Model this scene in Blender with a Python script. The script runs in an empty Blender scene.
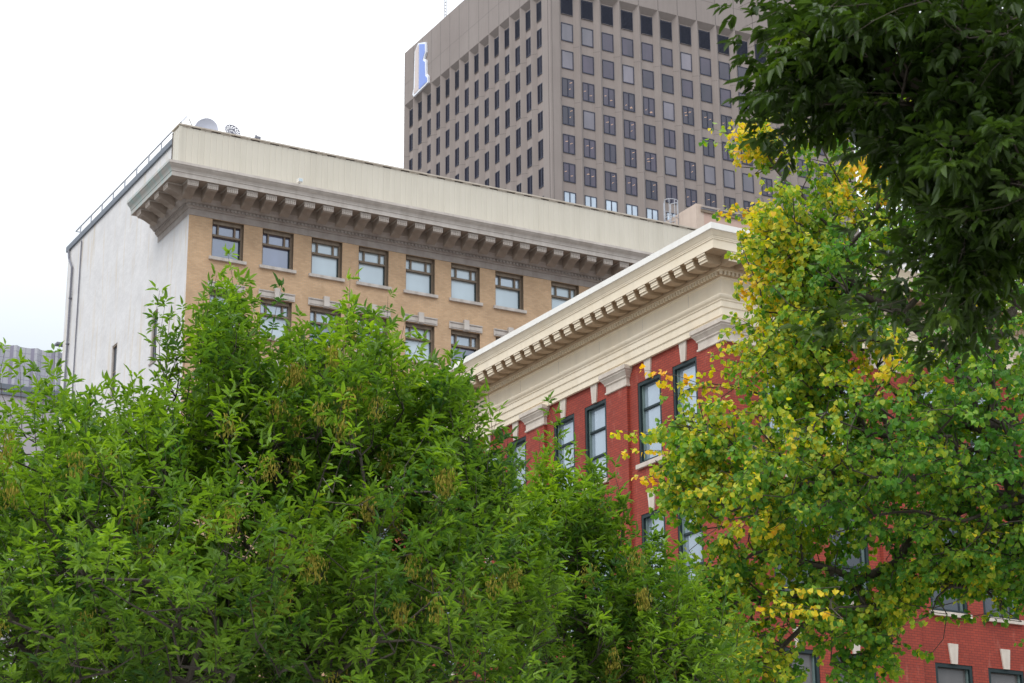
import bpy, math, random
import numpy as np
from mathutils import Vector, Matrix
random.seed(7); rng = np.random.default_rng(11)
scn = bpy.context.scene
col = scn.collection

# ------------------------------------------------------------------ camera
F_PX, PITCH, ROLL, EYE = 2089.285, 0.3188906, -0.00801568, 1.6
cam_d = bpy.data.cameras.new("camera"); cam = bpy.data.objects.new("camera", cam_d); col.objects.link(cam)
scn.camera = cam
cam_d.sensor_width = 36.0; cam_d.lens = F_PX / 1024 * 36.0
cam_d.clip_start = 0.1; cam_d.clip_end = 6000
cam.rotation_mode = 'XYZ'
Rm = Matrix.Rotation(math.pi / 2 + PITCH, 4, 'X') @ Matrix.Rotation(ROLL, 4, 'Z')
cam.matrix_world = Matrix.Translation((0, 0, EYE)) @ Rm
cam_d.dof.use_dof = True; cam_d.dof.focus_distance = 28.0; cam_d.dof.aperture_fstop = 9.0

def ray(px, py):
    r = (px - 512) / F_PX; u = -(py - 341.5) / F_PX
    cr, sr = math.cos(ROLL), math.sin(ROLL)
    r, u = r * cr - u * sr, r * sr + u * cr
    c, s = math.cos(PITCH), math.sin(PITCH)
    return np.array([r, c - u * s, s + u * c])

def at(px, py, dist):
    """point on the sight line of a pixel at a horizontal distance in metres"""
    d = ray(px, py)
    return np.array([0, 0, EYE]) + d * dist / math.hypot(d[0], d[1])

# ------------------------------------------------------------------ materials
def new_mat(name):
    m = bpy.data.materials.new(name); m.use_nodes = True
    nt = m.node_tree; b = nt.nodes["Principled BSDF"]
    return m, nt, b

def N(nt, t, **kw):
    n = nt.nodes.new(t)
    for k, v in kw.items():
        if k.startswith('i_'): n.inputs[k[2:].replace('_', ' ')].default_value = v
        else: setattr(n, k, v)
    return n

def ramp(nt, stops, interp='LINEAR'):
    r = nt.nodes.new('ShaderNodeValToRGB'); r.color_ramp.interpolation = interp
    els = r.color_ramp.elements
    while len(els) < len(stops): els.new(0.5)
    for e, (p, c) in zip(els, stops):
        e.position = p; e.color = (c[0], c[1], c[2], 1) if not isinstance(c, (int, float)) else (c, c, c, 1)
    return r

def uvz(nt, sx=1.0, sz=1.0):
    """object coordinates folded so both faces of a building corner get (along, height)"""
    tc = N(nt, 'ShaderNodeTexCoord'); sp = N(nt, 'ShaderNodeSeparateXYZ'); nt.links.new(tc.outputs['Object'], sp.inputs[0])
    ad = N(nt, 'ShaderNodeMath', operation='ADD'); nt.links.new(sp.outputs[0], ad.inputs[0]); nt.links.new(sp.outputs[1], ad.inputs[1])
    mx = N(nt, 'ShaderNodeMath', operation='MULTIPLY'); mx.inputs[1].default_value = sx; nt.links.new(ad.outputs[0], mx.inputs[0])
    mz = N(nt, 'ShaderNodeMath', operation='MULTIPLY'); mz.inputs[1].default_value = sz; nt.links.new(sp.outputs[2], mz.inputs[0])
    cb = N(nt, 'ShaderNodeCombineXYZ'); nt.links.new(mx.outputs[0], cb.inputs[0]); nt.links.new(mz.outputs[0], cb.inputs[1])
    return cb, tc

def bump(nt, b, src, strength=0.3, dist=0.02):
    bp = N(nt, 'ShaderNodeBump'); bp.inputs['Strength'].default_value = strength; bp.inputs['Distance'].default_value = dist
    nt.links.new(src, bp.inputs['Height']); nt.links.new(bp.outputs[0], b.inputs['Normal'])

def mottled(name, c1, c2, scale=1.5, rough=0.7, detail=8, streak=None, bumpy=0.0, c3=None, fine=None):
    m, nt, b = new_mat(name)
    tc = N(nt, 'ShaderNodeTexCoord'); nz = N(nt, 'ShaderNodeTexNoise'); nz.inputs['Scale'].default_value = scale
    nz.inputs['Detail'].default_value = detail; nz.inputs['Roughness'].default_value = 0.62
    nt.links.new(tc.outputs['Object'], nz.inputs['Vector'])
    st = [(0.32, c1), (0.68, c2)]
    r = ramp(nt, st); nt.links.new(nz.outputs['Fac'], r.inputs[0]); out = r.outputs[0]
    if streak:  # vertical rain streaks, a colour and an amount
        sc, amt, lo, hi = streak
        mp = N(nt, 'ShaderNodeMapping'); mp.inputs['Scale'].default_value = (3.0, 3.0, 0.28); nt.links.new(tc.outputs['Object'], mp.inputs[0])
        n2 = N(nt, 'ShaderNodeTexNoise'); n2.inputs['Scale'].default_value = 0.9; n2.inputs['Detail'].default_value = 7
        nt.links.new(mp.outputs[0], n2.inputs['Vector'])
        r2 = ramp(nt, [(lo, 0.0), (hi, 1.0)]); nt.links.new(n2.outputs['Fac'], r2.inputs[0])
        ml = N(nt, 'ShaderNodeMath', operation='MULTIPLY'); ml.inputs[1].default_value = amt; nt.links.new(r2.outputs[0], ml.inputs[0])
        mx = N(nt, 'ShaderNodeMixRGB'); mx.inputs['Color2'].default_value = (*sc, 1)
        nt.links.new(ml.outputs[0], mx.inputs['Fac']); nt.links.new(out, mx.inputs['Color1']); out = mx.outputs[0]
    nt.links.new(out, b.inputs['Base Color']); b.inputs['Roughness'].default_value = rough
    if bumpy:
        n3 = N(nt, 'ShaderNodeTexNoise'); n3.inputs['Scale'].default_value = fine or 9.0; n3.inputs['Detail'].default_value = 6
        nt.links.new(tc.outputs['Object'], n3.inputs['Vector']); bump(nt, b, n3.outputs['Fac'], bumpy, 0.03)
    return m

def brick_mat(name, ca, cb_, mortar, bw=0.215, bh=0.075, patch=None, mo=0.008, mfac=0.5):
    m, nt, b = new_mat(name)
    v, tc = uvz(nt)
    br = N(nt, 'ShaderNodeTexBrick'); br.inputs['Scale'].default_value = 1.0
    br.inputs['Brick Width'].default_value = bw; br.inputs['Row Height'].default_value = bh
    br.inputs['Mortar Size'].default_value = mo; br.inputs['Mortar Smooth'].default_value = 0.3; br.inputs['Bias'].default_value = 0.0
    br.inputs['Color1'].default_value = (*ca, 1); br.inputs['Color2'].default_value = (*cb_, 1); br.inputs['Mortar'].default_value = (*mortar, 1)
    nt.links.new(v.outputs[0], br.inputs['Vector'])
    nz = N(nt, 'ShaderNodeTexNoise'); nz.inputs['Scale'].default_value = 0.55; nz.inputs['Detail'].default_value = 9; nz.inputs['Roughness'].default_value = 0.65
    nt.links.new(tc.outputs['Object'], nz.inputs['Vector'])
    r = ramp(nt, [(0.3, 0.80), (0.7, 1.16)]); nt.links.new(nz.outputs['Fac'], r.inputs[0])
    mu = N(nt, 'ShaderNodeMixRGB', blend_type='MULTIPLY'); mu.inputs['Fac'].default_value = 1
    nt.links.new(br.outputs['Color'], mu.inputs['Color1']); nt.links.new(r.outputs[0], mu.inputs['Color2']); out = mu.outputs[0]
    if patch:  # pale efflorescence / old runs
        mp = N(nt, 'ShaderNodeMapping'); mp.inputs['Scale'].default_value = (2.2, 2.2, 0.7); nt.links.new(tc.outputs['Object'], mp.inputs[0])
        n2 = N(nt, 'ShaderNodeTexNoise'); n2.inputs['Scale'].default_value = 1.3; n2.inputs['Detail'].default_value = 10; n2.inputs['Roughness'].default_value = 0.7
        nt.links.new(mp.outputs[0], n2.inputs['Vector'])
        r2 = ramp(nt, [(0.56, 0.0), (0.72, patch[1])]); nt.links.new(n2.outputs['Fac'], r2.inputs[0])
        mx = N(nt, 'ShaderNodeMixRGB'); mx.inputs['Color2'].default_value = (*patch[0], 1)
        nt.links.new(r2.outputs[0], mx.inputs['Fac']); nt.links.new(out, mx.inputs['Color1']); out = mx.outputs[0]
    nt.links.new(out, b.inputs['Base Color']); b.inputs['Roughness'].default_value = 0.8
    bump(nt, b, br.outputs['Fac'], -0.25, 0.01)
    return m

def pane_mat(name, base, gloss=0.35, rough=0.05, var=0.1, scale=0.8):
    """window glass over a curtain or a dark room, with a mirror share"""
    m, nt, b = new_mat(name); b.inputs['Specular IOR Level'].default_value = 0.15
    tc = N(nt, 'ShaderNodeTexCoord'); nz = N(nt, 'ShaderNodeTexNoise'); nz.inputs['Scale'].default_value = scale; nz.inputs['Detail'].default_value = 3
    oi = N(nt, 'ShaderNodeObjectInfo'); ad = N(nt, 'ShaderNodeVectorMath', operation='ADD')
    ml = N(nt, 'ShaderNodeMath', operation='MULTIPLY'); ml.inputs[1].default_value = 37.0
    nt.links.new(oi.outputs['Random'], ml.inputs[0]); nt.links.new(tc.outputs['Object'], ad.inputs[0]); nt.links.new(ml.outputs[0], ad.inputs[1])
    mp = N(nt, 'ShaderNodeMapping'); mp.inputs['Scale'].default_value = (1.0, 1.0, 0.35); nt.links.new(ad.outputs[0], mp.inputs[0]); nt.links.new(mp.outputs[0], nz.inputs['Vector'])
    lo = tuple(max(0, c * (1 - var)) for c in base); hi = tuple(min(1, c * (1 + var)) for c in base)
    r = ramp(nt, [(0.35, lo), (0.65, hi)]); nt.links.new(nz.outputs['Fac'], r.inputs[0])
    hv = N(nt, 'ShaderNodeHueSaturation'); nt.links.new(r.outputs[0], hv.inputs['Color'])
    mr = N(nt, 'ShaderNodeMapRange'); mr.inputs['To Min'].default_value = 1 - var; mr.inputs['To Max'].default_value = 1 + var
    nt.links.new(oi.outputs['Random'], mr.inputs['Value']); nt.links.new(mr.outputs[0], hv.inputs['Value'])
    nt.links.new(hv.outputs[0], b.inputs['Base Color']); b.inputs['Roughness'].default_value = 0.4
    g = N(nt, 'ShaderNodeBsdfGlossy'); g.inputs['Roughness'].default_value = rough; g.inputs['Color'].default_value = (0.92, 0.96, 1, 1)
    nb = N(nt, 'ShaderNodeTexNoise'); nb.inputs['Scale'].default_value = 1.1; nt.links.new(ad.outputs[0], nb.inputs['Vector'])
    bp = N(nt, 'ShaderNodeBump'); bp.inputs['Strength'].default_value = 0.12; bp.inputs['Distance'].default_value = 0.02
    nt.links.new(nb.outputs['Fac'], bp.inputs['Height']); nt.links.new(bp.outputs[0], g.inputs['Normal'])
    mx = N(nt, 'ShaderNodeMixShader'); mx.inputs['Fac'].default_value = gloss
    nt.links.new(b.outputs[0], mx.inputs[1]); nt.links.new(g.outputs[0], mx.inputs[2])
    nt.links.new(mx.outputs[0], nt.nodes['Material Output'].inputs['Surface'])
    return m

def plain(name, c, rough=0.6, metal=0.0, var=0.12, scale=4.0):
    lo = tuple(x * (1 - var) for x in c); hi = tuple(min(1, x * (1 + var)) for x in c)
    m = mottled(name, lo, hi, scale=scale, rough=rough)
    m.node_tree.nodes["Principled BSDF"].inputs['Metallic'].default_value = metal
    return m

def emit_mat(name, c, s):
    m, nt, b = new_mat(name); b.inputs['Base Color'].default_value = (*c, 1)
    b.inputs['Emission Color'].default_value = (*c, 1); b.inputs['Emission Strength'].default_value = s
    return m

MT = {}
MT['tan_brick'] = brick_mat('tan_brick', (0.60, 0.40, 0.235), (0.52, 0.335, 0.19), (0.46, 0.34, 0.24), patch=((0.66, 0.48, 0.32), 0.45))
MT['red_brick'] = brick_mat('red_brick', (0.345, 0.050, 0.025), (0.28, 0.038, 0.020), (0.16, 0.028, 0.02), patch=((0.46, 0.17, 0.12), 0.5), mo=0.010)
MT['plaster'] = mottled('white_plaster', (0.62, 0.605, 0.60), (0.72, 0.705, 0.70), scale=0.8, rough=0.85, streak=((0.60, 0.50, 0.36), 0.55, 0.54, 0.70), bumpy=0.7, fine=3.0)
MT['stone'] = mottled('grey_stone', (0.31, 0.265, 0.24), (0.42, 0.37, 0.335), scale=1.8, rough=0.8, streak=((0.24, 0.20, 0.17), 0.4, 0.5, 0.7), bumpy=0.2)
MT['stone_pale'] = mottled('pale_stone', (0.48, 0.43, 0.385), (0.60, 0.55, 0.50), scale=1.6, rough=0.8, streak=((0.36, 0.32, 0.28), 0.5, 0.48, 0.7), bumpy=0.2)
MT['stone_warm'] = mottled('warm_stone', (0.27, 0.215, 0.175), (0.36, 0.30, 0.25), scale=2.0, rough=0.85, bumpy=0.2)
MT['copper'] = mottled('weathered_stone', (0.42, 0.46, 0.44), (0.52, 0.48, 0.44), scale=1.2, rough=0.8, streak=((0.36, 0.48, 0.46), 0.7, 0.45, 0.65))
MT['cream'] = mottled('cream_paint', (0.80, 0.685, 0.51), (0.86, 0.755, 0.59), scale=0.9, rough=0.6, streak=((0.58, 0.50, 0.38), 0.30, 0.5, 0.75))
MT['cream_shaded_worn'] = mottled('shaded_worn_cream_paint', (0.36, 0.255, 0.155), (0.48, 0.36, 0.24), scale=1.8, rough=0.75, bumpy=0.2)  # browner copy of the cream: shade under the cornice put into colour, besides wear
MT['cap_white'] = mottled('white_flashing', (0.78, 0.755, 0.70), (0.84, 0.82, 0.77), scale=1.3, rough=0.5, streak=((0.55, 0.5, 0.42), 0.25, 0.5, 0.75))
MT['cream_stone'] = mottled('cream_stone', (0.52, 0.45, 0.38), (0.66, 0.59, 0.51), scale=2.5, rough=0.8, streak=((0.38, 0.31, 0.27), 0.4, 0.5, 0.7), bumpy=0.2)
MT['siding'] = mottled('cream_siding', (0.58, 0.535, 0.445), (0.615, 0.57, 0.48), scale=0.4, rough=0.5, streak=((0.46, 0.42, 0.34), 0.35, 0.45, 0.75))
MT['siding_cap'] = mottled('siding_cap', (0.42, 0.36, 0.29), (0.56, 0.50, 0.42), scale=3.0, rough=0.6)
MT['gap_and_edge_shadow'] = plain('gap_and_edge_shadow', (0.07, 0.05, 0.04))
MT['wood'] = mottled('brown_wood', (0.17, 0.125, 0.085), (0.25, 0.19, 0.135), scale=5.0, rough=0.6)
MT['green'] = plain('dark_green_paint', (0.006, 0.020, 0.022), rough=0.6)
MT['sash'] = plain('grey_green_sash', (0.16, 0.22, 0.21), rough=0.4)
MT['coping'] = plain('blue_grey_metal', (0.13, 0.15, 0.18), rough=0.5)
MT['galv'] = plain('galvanised_steel', (0.42, 0.43, 0.46), rough=0.45, metal=0.4)
MT['pipe'] = plain('dark_pipe', (0.17, 0.17, 0.20), rough=0.5)
MT['roof'] = plain('roof_gravel', (0.25, 0.24, 0.23), rough=0.95)
MT['pane_pale'] = pane_mat('pane_pale_blind', (0.52, 0.62, 0.66), 0.18, var=0.08)
MT['pane_sky'] = pane_mat('pane_sky', (0.30, 0.37, 0.43), 0.32, var=0.18)
MT['pane_dusk'] = pane_mat('pane_violet', (0.10, 0.11, 0.19), 0.24, var=0.25)
MT['pane_dark'] = pane_mat('pane_dark', (0.03, 0.035, 0.045), 0.12, var=0.3)
MT['pane_grey'] = pane_mat('pane_grey_blind', (0.14, 0.13, 0.125), 0.06, var=0.15)
MT['conc'] = mottled('grey_brown_concrete', (0.272, 0.230, 0.210), (0.312, 0.268, 0.246), scale=0.12, rough=0.85, streak=((0.25, 0.215, 0.195), 0.45, 0.45, 0.72))
MT['conc2'] = mottled('pink_grey_concrete', (0.300, 0.250, 0.226), (0.338, 0.286, 0.260), scale=0.15, rough=0.85, streak=((0.27, 0.225, 0.205), 0.4, 0.45, 0.72))
MT['joint'] = plain('joint_sealant', (0.14, 0.115, 0.105))
MT['w_frame'] = plain('tower_window_frame', (0.025, 0.03, 0.06), rough=0.4)
MT['louver'] = plain('louver_blades', (0.012, 0.014, 0.03), rough=0.6)
MT['w_pane'] = pane_mat('tower_glass', (0.055, 0.038, 0.058), 0.065, rough=0.08, var=0.35, scale=0.4)
MT['w_pane_mid'] = pane_mat('tower_glass_shade', (0.17, 0.145, 0.165), 0.08, rough=0.08, var=0.2, scale=0.4)
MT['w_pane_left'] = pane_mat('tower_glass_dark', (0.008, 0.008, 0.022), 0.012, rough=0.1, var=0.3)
MT['w_pane_pale'] = pane_mat('tower_glass_blind', (0.42, 0.50, 0.58), 0.25, var=0.2)
MT['w_lamp'] = emit_mat('office_lamp', (0.80, 0.50, 0.32), 0.24)
MT['sign_blue'] = plain('sign_blue', (0.20, 0.31, 0.74), rough=0.4, var=0.03)
MT['sign_white'] = plain('sign_white', (0.85, 0.87, 0.92), rough=0.4, var=0.03)
MT['sign_pink'] = plain('sign_side', (0.62, 0.53, 0.50), rough=0.4, var=0.04)
MT['block'] = mottled('beige_render', (0.50, 0.40, 0.33), (0.58, 0.47, 0.39), scale=0.9, rough=0.85, streak=((0.4, 0.3, 0.24), 0.3, 0.5, 0.75))
MT['block_pink'] = mottled('pinkish_render', (0.50, 0.345, 0.28), (0.57, 0.40, 0.33), scale=0.9, rough=0.85)
MT['dish'] = plain('pale_dish', (0.62, 0.64, 0.74), rough=0.6, var=0.03)
MT['mesh_dish'] = plain('mesh_dish', (0.20, 0.20, 0.25), rough=0.5)

def tile_mat():
    m, nt, b = new_mat('far_panel')
    v, tc = uvz(nt)
    br = N(nt, 'ShaderNodeTexBrick', offset=0.0, squash=1.0); br.inputs['Scale'].default_value = 1
    br.inputs['Brick Width'].default_value = 0.975 / 2; br.inputs['Row Height'].default_value = 0.64
    br.inputs['Mortar Size'].default_value = 0.025; br.inputs['Mortar Smooth'].default_value = 0.2
    br.inputs['Color1'].default_value = (0.45, 0.45, 0.48, 1); br.inputs['Color2'].default_value = (0.40, 0.40, 0.435, 1); br.inputs['Mortar'].default_value = (0.25, 0.235, 0.30, 1)
    nt.links.new(v.outputs[0], br.inputs['Vector']); nt.links.new(br.outputs['Color'], b.inputs['Base Color']); b.inputs['Roughness'].default_value = 0.8
    return m
MT['far'] = tile_mat()
MT['far_low'] = mottled('far_render', (0.36, 0.335, 0.36), (0.44, 0.41, 0.43), scale=0.3, rough=0.85)

# ------------------------------------------------------------------ mesh collector
class MB:
    def __init__(s): s.v = []; s.f = []; s.m = []; s.mats = []
    def mi(s, mat):
        mat = MT[mat] if isinstance(mat, str) else mat
        if mat not in s.mats: s.mats.append(mat)
        return s.mats.index(mat)
    def poly(s, pts, mat):
        n = len(s.v); s.v += [tuple(p) for p in pts]; s.f.append(tuple(range(n, n + len(pts)))); s.m.append(s.mi(mat))
    def box(s, x0, x1, y0, y1, z0, z1, mat):
        n = len(s.v); k = s.mi(mat)
        s.v += [(x0, y0, z0), (x1, y0, z0), (x1, y1, z0), (x0, y1, z0), (x0, y0, z1), (x1, y0, z1), (x1, y1, z1), (x0, y1, z1)]
        for q in ((0, 3, 2, 1), (4, 5, 6, 7), (0, 1, 5, 4), (1, 2, 6, 5), (2, 3, 7, 6), (3, 0, 4, 7)):
            s.f.append(tuple(n + i for i in q)); s.m.append(k)
    def prism(s, prof, a0, a1, mat, axis='x'):
        """prof: closed list of (p, z); extruded along axis between a0 and a1"""
        P = (lambda a, p, z: (a, p, z)) if axis == 'x' else (lambda a, p, z: (p, a, z))
        n = len(prof)
        A = [P(a0, p, z) for p, z in prof]; B = [P(a1, p, z) for p, z in prof]
        s.poly(A, mat); s.poly(B[::-1], mat)
        for i in range(n):
            j = (i + 1) % n; s.poly([A[i], B[i], B[j], A[j]], mat)
    def tube(s, p0, p1, r, mat, n=6, r1=None):
        p0 = Vector(p0); p1 = Vector(p1); d = (p1 - p0).normalized(); r1 = r if r1 is None else r1
        a = d.orthogonal().normalized(); b = d.cross(a); k = len(s.v); mi = s.mi(mat)
        for q, rr in ((p0, r), (p1, r1)):
            for i in range(n):
                t = 2 * math.pi * i / n; s.v.append(tuple(q + a * math.cos(t) * rr + b * math.sin(t) * rr))
        for i in range(n):
            j = (i + 1) % n; s.f.append((k + i, k + j, k + n + j, k + n + i)); s.m.append(mi)
        s.f.append(tuple(k + i for i in range(n))[::-1]); s.m.append(mi)
        s.f.append(tuple(k + n + i for i in range(n))); s.m.append(mi)
    def build(s, name, parent=None, loc=(0, 0, 0), rz=0, smooth=False, label=None):
        me = bpy.data.meshes.new(name); me.from_pydata(s.v, [], s.f)
        for m in s.mats: me.materials.append(m)
        me.polygons.foreach_set('material_index', s.m)
        if smooth: me.polygons.foreach_set('use_smooth', [True] * len(s.f))
        me.update()
        o = bpy.data.objects.new(name, me); col.objects.link(o)
        o.location = loc; o.rotation_euler = (0, 0, rz)
        if parent: o.parent = parent
        if label: o['label'] = label
        return o

def thing(name, loc, rz, label, cat, group=None):
    o = bpy.data.objects.new(name, None); col.objects.link(o); o.location = loc; o.rotation_euler = (0, 0, rz)
    o.empty_display_size = 0.5; tag(o, label, cat, group); return o
def tag(o, label=None, cat=None, group=None, kind=None):
    if label: o['label'] = label
    if cat: o['category'] = cat
    if group: o['group'] = group
    if kind: o['kind'] = kind
    return o
def dup(o, parent, loc=None, rz=None):
    c = o.copy(); col.objects.link(c); c.parent = parent
    if loc is not None: c.location = loc
    if rz is not None: c.rotation_euler = (0, 0, rz)
    for ch in list(o.children): dup(ch, c)
    return c
LEFT = -math.pi / 2   # rotation that turns a front-face part onto the left face

def wall_holes(mb, u0, u1, z0, z1, holes, mat, face='front', d=0.0, reveal=0.3, rmat=None):
    """a wall sheet with openings (u0,u1,z0,z1) and their reveals; d = depth of the sheet"""
    if face == 'front': P = lambda u, dd, z: (u, dd, z)
    else: P = lambda u, dd, z: (dd, u, z)
    us = sorted({u0, u1, *[h[0] for h in holes], *[h[1] for h in holes]})
    zs = sorted({z0, z1, *[h[2] for h in holes], *[h[3] for h in holes]})
    for i in range(len(us) - 1):
        for j in range(len(zs) - 1):
            um = (us[i] + us[i + 1]) / 2; zm = (zs[j] + zs[j + 1]) / 2
            if any(h[0] < um < h[1] and h[2] < zm < h[3] for h in holes): continue
            q = [P(us[i], d, zs[j]), P(us[i + 1], d, zs[j]), P(us[i + 1], d, zs[j + 1]), P(us[i], d, zs[j + 1])]
            mb.poly(q if face == 'front' else q[::-1], mat)
    for h in holes:
        a, b, c, e = h; r = rmat or mat
        for q in ([P(a, d, c), P(a, d, e), P(a, d + reveal, e), P(a, d + reveal, c)], [P(b, d, e), P(b, d, c), P(b, d + reveal, c), P(b, d + reveal, e)],
                  [P(a, d, e), P(b, d, e), P(b, d + reveal, e), P(a, d + reveal, e)], [P(b, d, c), P(a, d, c), P(a, d + reveal, c), P(b, d + reveal, c)]):
            mb.poly(q, r)

def corner_sweep(mb, prof, ylen, xlen, mat, start=0.0, cap=True):
    """sweep (off,z) profile along left face, round the corner, along the front face"""
    def pts(o, z): return [(-o, ylen, z), (-o, -o, z), (xlen, -o, z)]
    rows = [pts(o, z) for o, z in prof]
    mats = mat if isinstance(mat, list) else [mat] * (len(prof) - 1)
    for i in range(len(prof) - 1):
        a, b = rows[i], rows[i + 1]
        for k in range(2):
            mm = mats[i]
            if isinstance(mm, tuple): mm = mm[k]
            mb.poly([a[k], a[k + 1], b[k + 1], b[k]], mm)
    if cap:
        mm = mats[0] if not isinstance(mats[0], tuple) else mats[0][0]
        mb.poly([r[0] for r in rows] + [(0.0, ylen, prof[-1][1]), (0.0, ylen, prof[0][1])], mm)
        mb.poly([r[2] for r in rows] + [(xlen, 0.0, prof[-1][1]), (xlen, 0.0, prof[0][1])], mm)

YT, YR, YW = 0.50666837, 0.53048104, 0.50407735

# ================================================================== TAN OFFICE BLOCK
T = thing('tan_brick_building', (-15.0343, 90.7633, 0), YT,
          'tan brick office block with bracketed stone cornice, white side wall and pale roof screen', 'building')
TX, TY = 44.0, 19.2
tcols = [(1.17, 2.75), (3.70, 5.30), (6.23, 7.85), (8.72, 10.33), (11.27, 12.86), (13.77, 15.38), (16.27, 17.88), (19.51, 21.15), (22.05, 23.65), (24.58, 26.18), (27.1, 28.7), (29.65, 31.25)]
trows = [(36.05, 37.93), (32.55, 34.43), (29.05, 30.93), (25.55, 27.43)]
mb = MB()
holes = [(a, b, c, e) for a, b in tcols for c, e in trows]
wall_holes(mb, 0, TX, 0, 37.95, holes, 'tan_brick', 'front', reveal=0.36, rmat='wood')
mb.poly([(TX, 0, 0), (TX, TY, 0), (TX, TY, 41.4), (TX, 0, 41.4)], 'tan_brick')
mb.poly([(0, TY, 0), (TX, TY, 0), (TX, TY, 41.4), (0, TY, 41.4)], 'tan_brick')
mb.build('brick_wall', T)
# white side wall
mb = MB()
sholes = [(9.70, 10.55, 31.6, 34.5), (3.75, 4.62, 31.9, 34.47)]
wall_holes(mb, 0.0, TY, 0, 41.5, sholes, 'plaster', 'left', reveal=0.22, rmat='plaster')
mb.poly([(0, 1.9, 41.5), (0, TY, 41.5), (0, TY, 42.52), (0, 1.9, 42.52)], 'plaster')
mb.build('side_wall', T)
mb = MB(); mb.poly([(0.1, 0.1, 41.35), (TX, 0.1, 41.35), (TX, TY, 41.35), (0.1, TY, 41.35)], 'roof')
mb.box(0.01, 0.3, 1.9, TY, 41.3, 42.48, 'plaster')
mb.build('roof', T)
mb = MB(); mb.box(-0.10, 0.42, 1.9, TY + 0.2, 42.52, 42.82, 'coping')
mb.build('coping', T)
# side windows
def side_window(y0, y1, z0, z1):
    mb = MB(); w = y1 - y0; h = z1 - z0
    mb.box(0, 0.09, 0.02, 0.16, 0, h, 'stone_pale'); mb.box(w - 0.09, w, 0.02, 0.16, 0, h, 'stone_pale')
    mb.box(0.09, w - 0.09, 0.02, 0.16, h - 0.1, h, 'wood'); mb.box(-0.05, w + 0.05, -0.05, 0.16, -0.09, 0.0, 'stone')
    o = mb.build('window', T, (0, y1, z0), LEFT)
    m2 = MB(); m2.box(0.09, w - 0.09, 0.10, 0.12, 0, h - 0.1, 'pane_dark'); m2.box(0.09, w - 0.09, 0.08, 0.10, h * 0.5, h * 0.5 + 0.06, 'wood'); m2.build('pane', o)
for h in sholes: side_window(*h)
# pipes on side wall
mb = MB()
for (ya, za, yb, zb) in [(18.9, 42.5, 18.7, 41.9), (18.7, 41.9, 18.05, 41.2), (18.05, 41.2, 18.05, 0.2)]: mb.tube((-0.1, ya, za), (-0.1, yb, zb), 0.06, 'pipe')
for z in np.arange(3, 41, 2.6): mb.box(-0.17, 0.0, 17.97, 18.13, z, z + 0.06, 'pipe')
mb.build('drain_pipe', T)
mb = MB(); mb.tube((-0.06, 16.7, 42.3), (-0.06, 16.7, 0.2), 0.035, 'pipe'); mb.build('conduit', T)
# cornice
prof = [(0.02, 37.95), (0.03, 38.26), (0.09, 38.27), (0.09, 38.31), (0.13, 38.34), (0.16, 38.35), (0.16, 38.47), (0.27, 38.50), (0.34, 38.60), (0.46, 38.68), (0.46, 39.13),
        (1.43, 39.13), (1.43, 39.34), (1.46, 39.36), (1.46, 39.41), (1.50, 39.50), (1.58, 39.58), (1.62, 39.63), (1.62, 39.66), (1.66, 39.67), (1.66, 39.80), (-0.2, 39.84)]
S, SP = ('stone', 'stone'), ('stone_pale', 'stone_pale')
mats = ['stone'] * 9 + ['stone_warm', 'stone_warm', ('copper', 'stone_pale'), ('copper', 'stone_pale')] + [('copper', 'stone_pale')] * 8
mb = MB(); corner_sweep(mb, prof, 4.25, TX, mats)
u = -0.12
while u < TX - 0.3:  # dentils
    mb.box(u, u + 0.1, -0.23, -0.161, 38.355, 38.465, 'stone'); u += 0.19
u = 0.05
while u < 4.2:
    mb.box(-0.23, -0.161, u, u + 0.1, 38.355, 38.465, 'stone'); u += 0.19
corn = mb.build('cornice', T)
def t_bracket():
    mb = MB(); w = 0.52
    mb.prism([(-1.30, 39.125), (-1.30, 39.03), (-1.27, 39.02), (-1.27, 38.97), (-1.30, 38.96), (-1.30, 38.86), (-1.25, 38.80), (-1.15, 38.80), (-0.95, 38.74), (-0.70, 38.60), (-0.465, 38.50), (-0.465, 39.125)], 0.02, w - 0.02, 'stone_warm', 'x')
    mb.box(0, w, -1.325, -1.29, 38.86, 39.06, 'stone_pale')
    mb.box(-0.02, w + 0.02, -1.33, -0.47, 39.06, 39.122, 'stone_pale')
    for k in range(5):   # carved front
        x = 0.03 + k * 0.098
        mb.box(x, x + 0.045, -1.345, -1.325, 38.98, 39.03, 'stone_warm'); mb.box(x, x + 0.045, -1.345, -1.325, 38.89, 38.94, 'stone_warm')
        mb.prism([(-1.14, 38.785), (-0.95, 38.72), (-0.70, 38.58), (-0.70, 38.61), (-0.95, 38.75), (-1.14, 38.81)], x, x + 0.05, 'stone_warm', 'x')
    return mb.build('bracket', corn)
br0 = t_bracket(); k = 0
for i in range(int((TX - 1) / 0.977)):
    x = -0.60 + 0.977 * i
    if i == 0: br0.location = (x, 0, 0)
    else: dup(br0, corn, (x, 0, 0))
for i in range(4): dup(br0, corn, (0, -0.05 + 1.24 * i, 0), LEFT)
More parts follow.
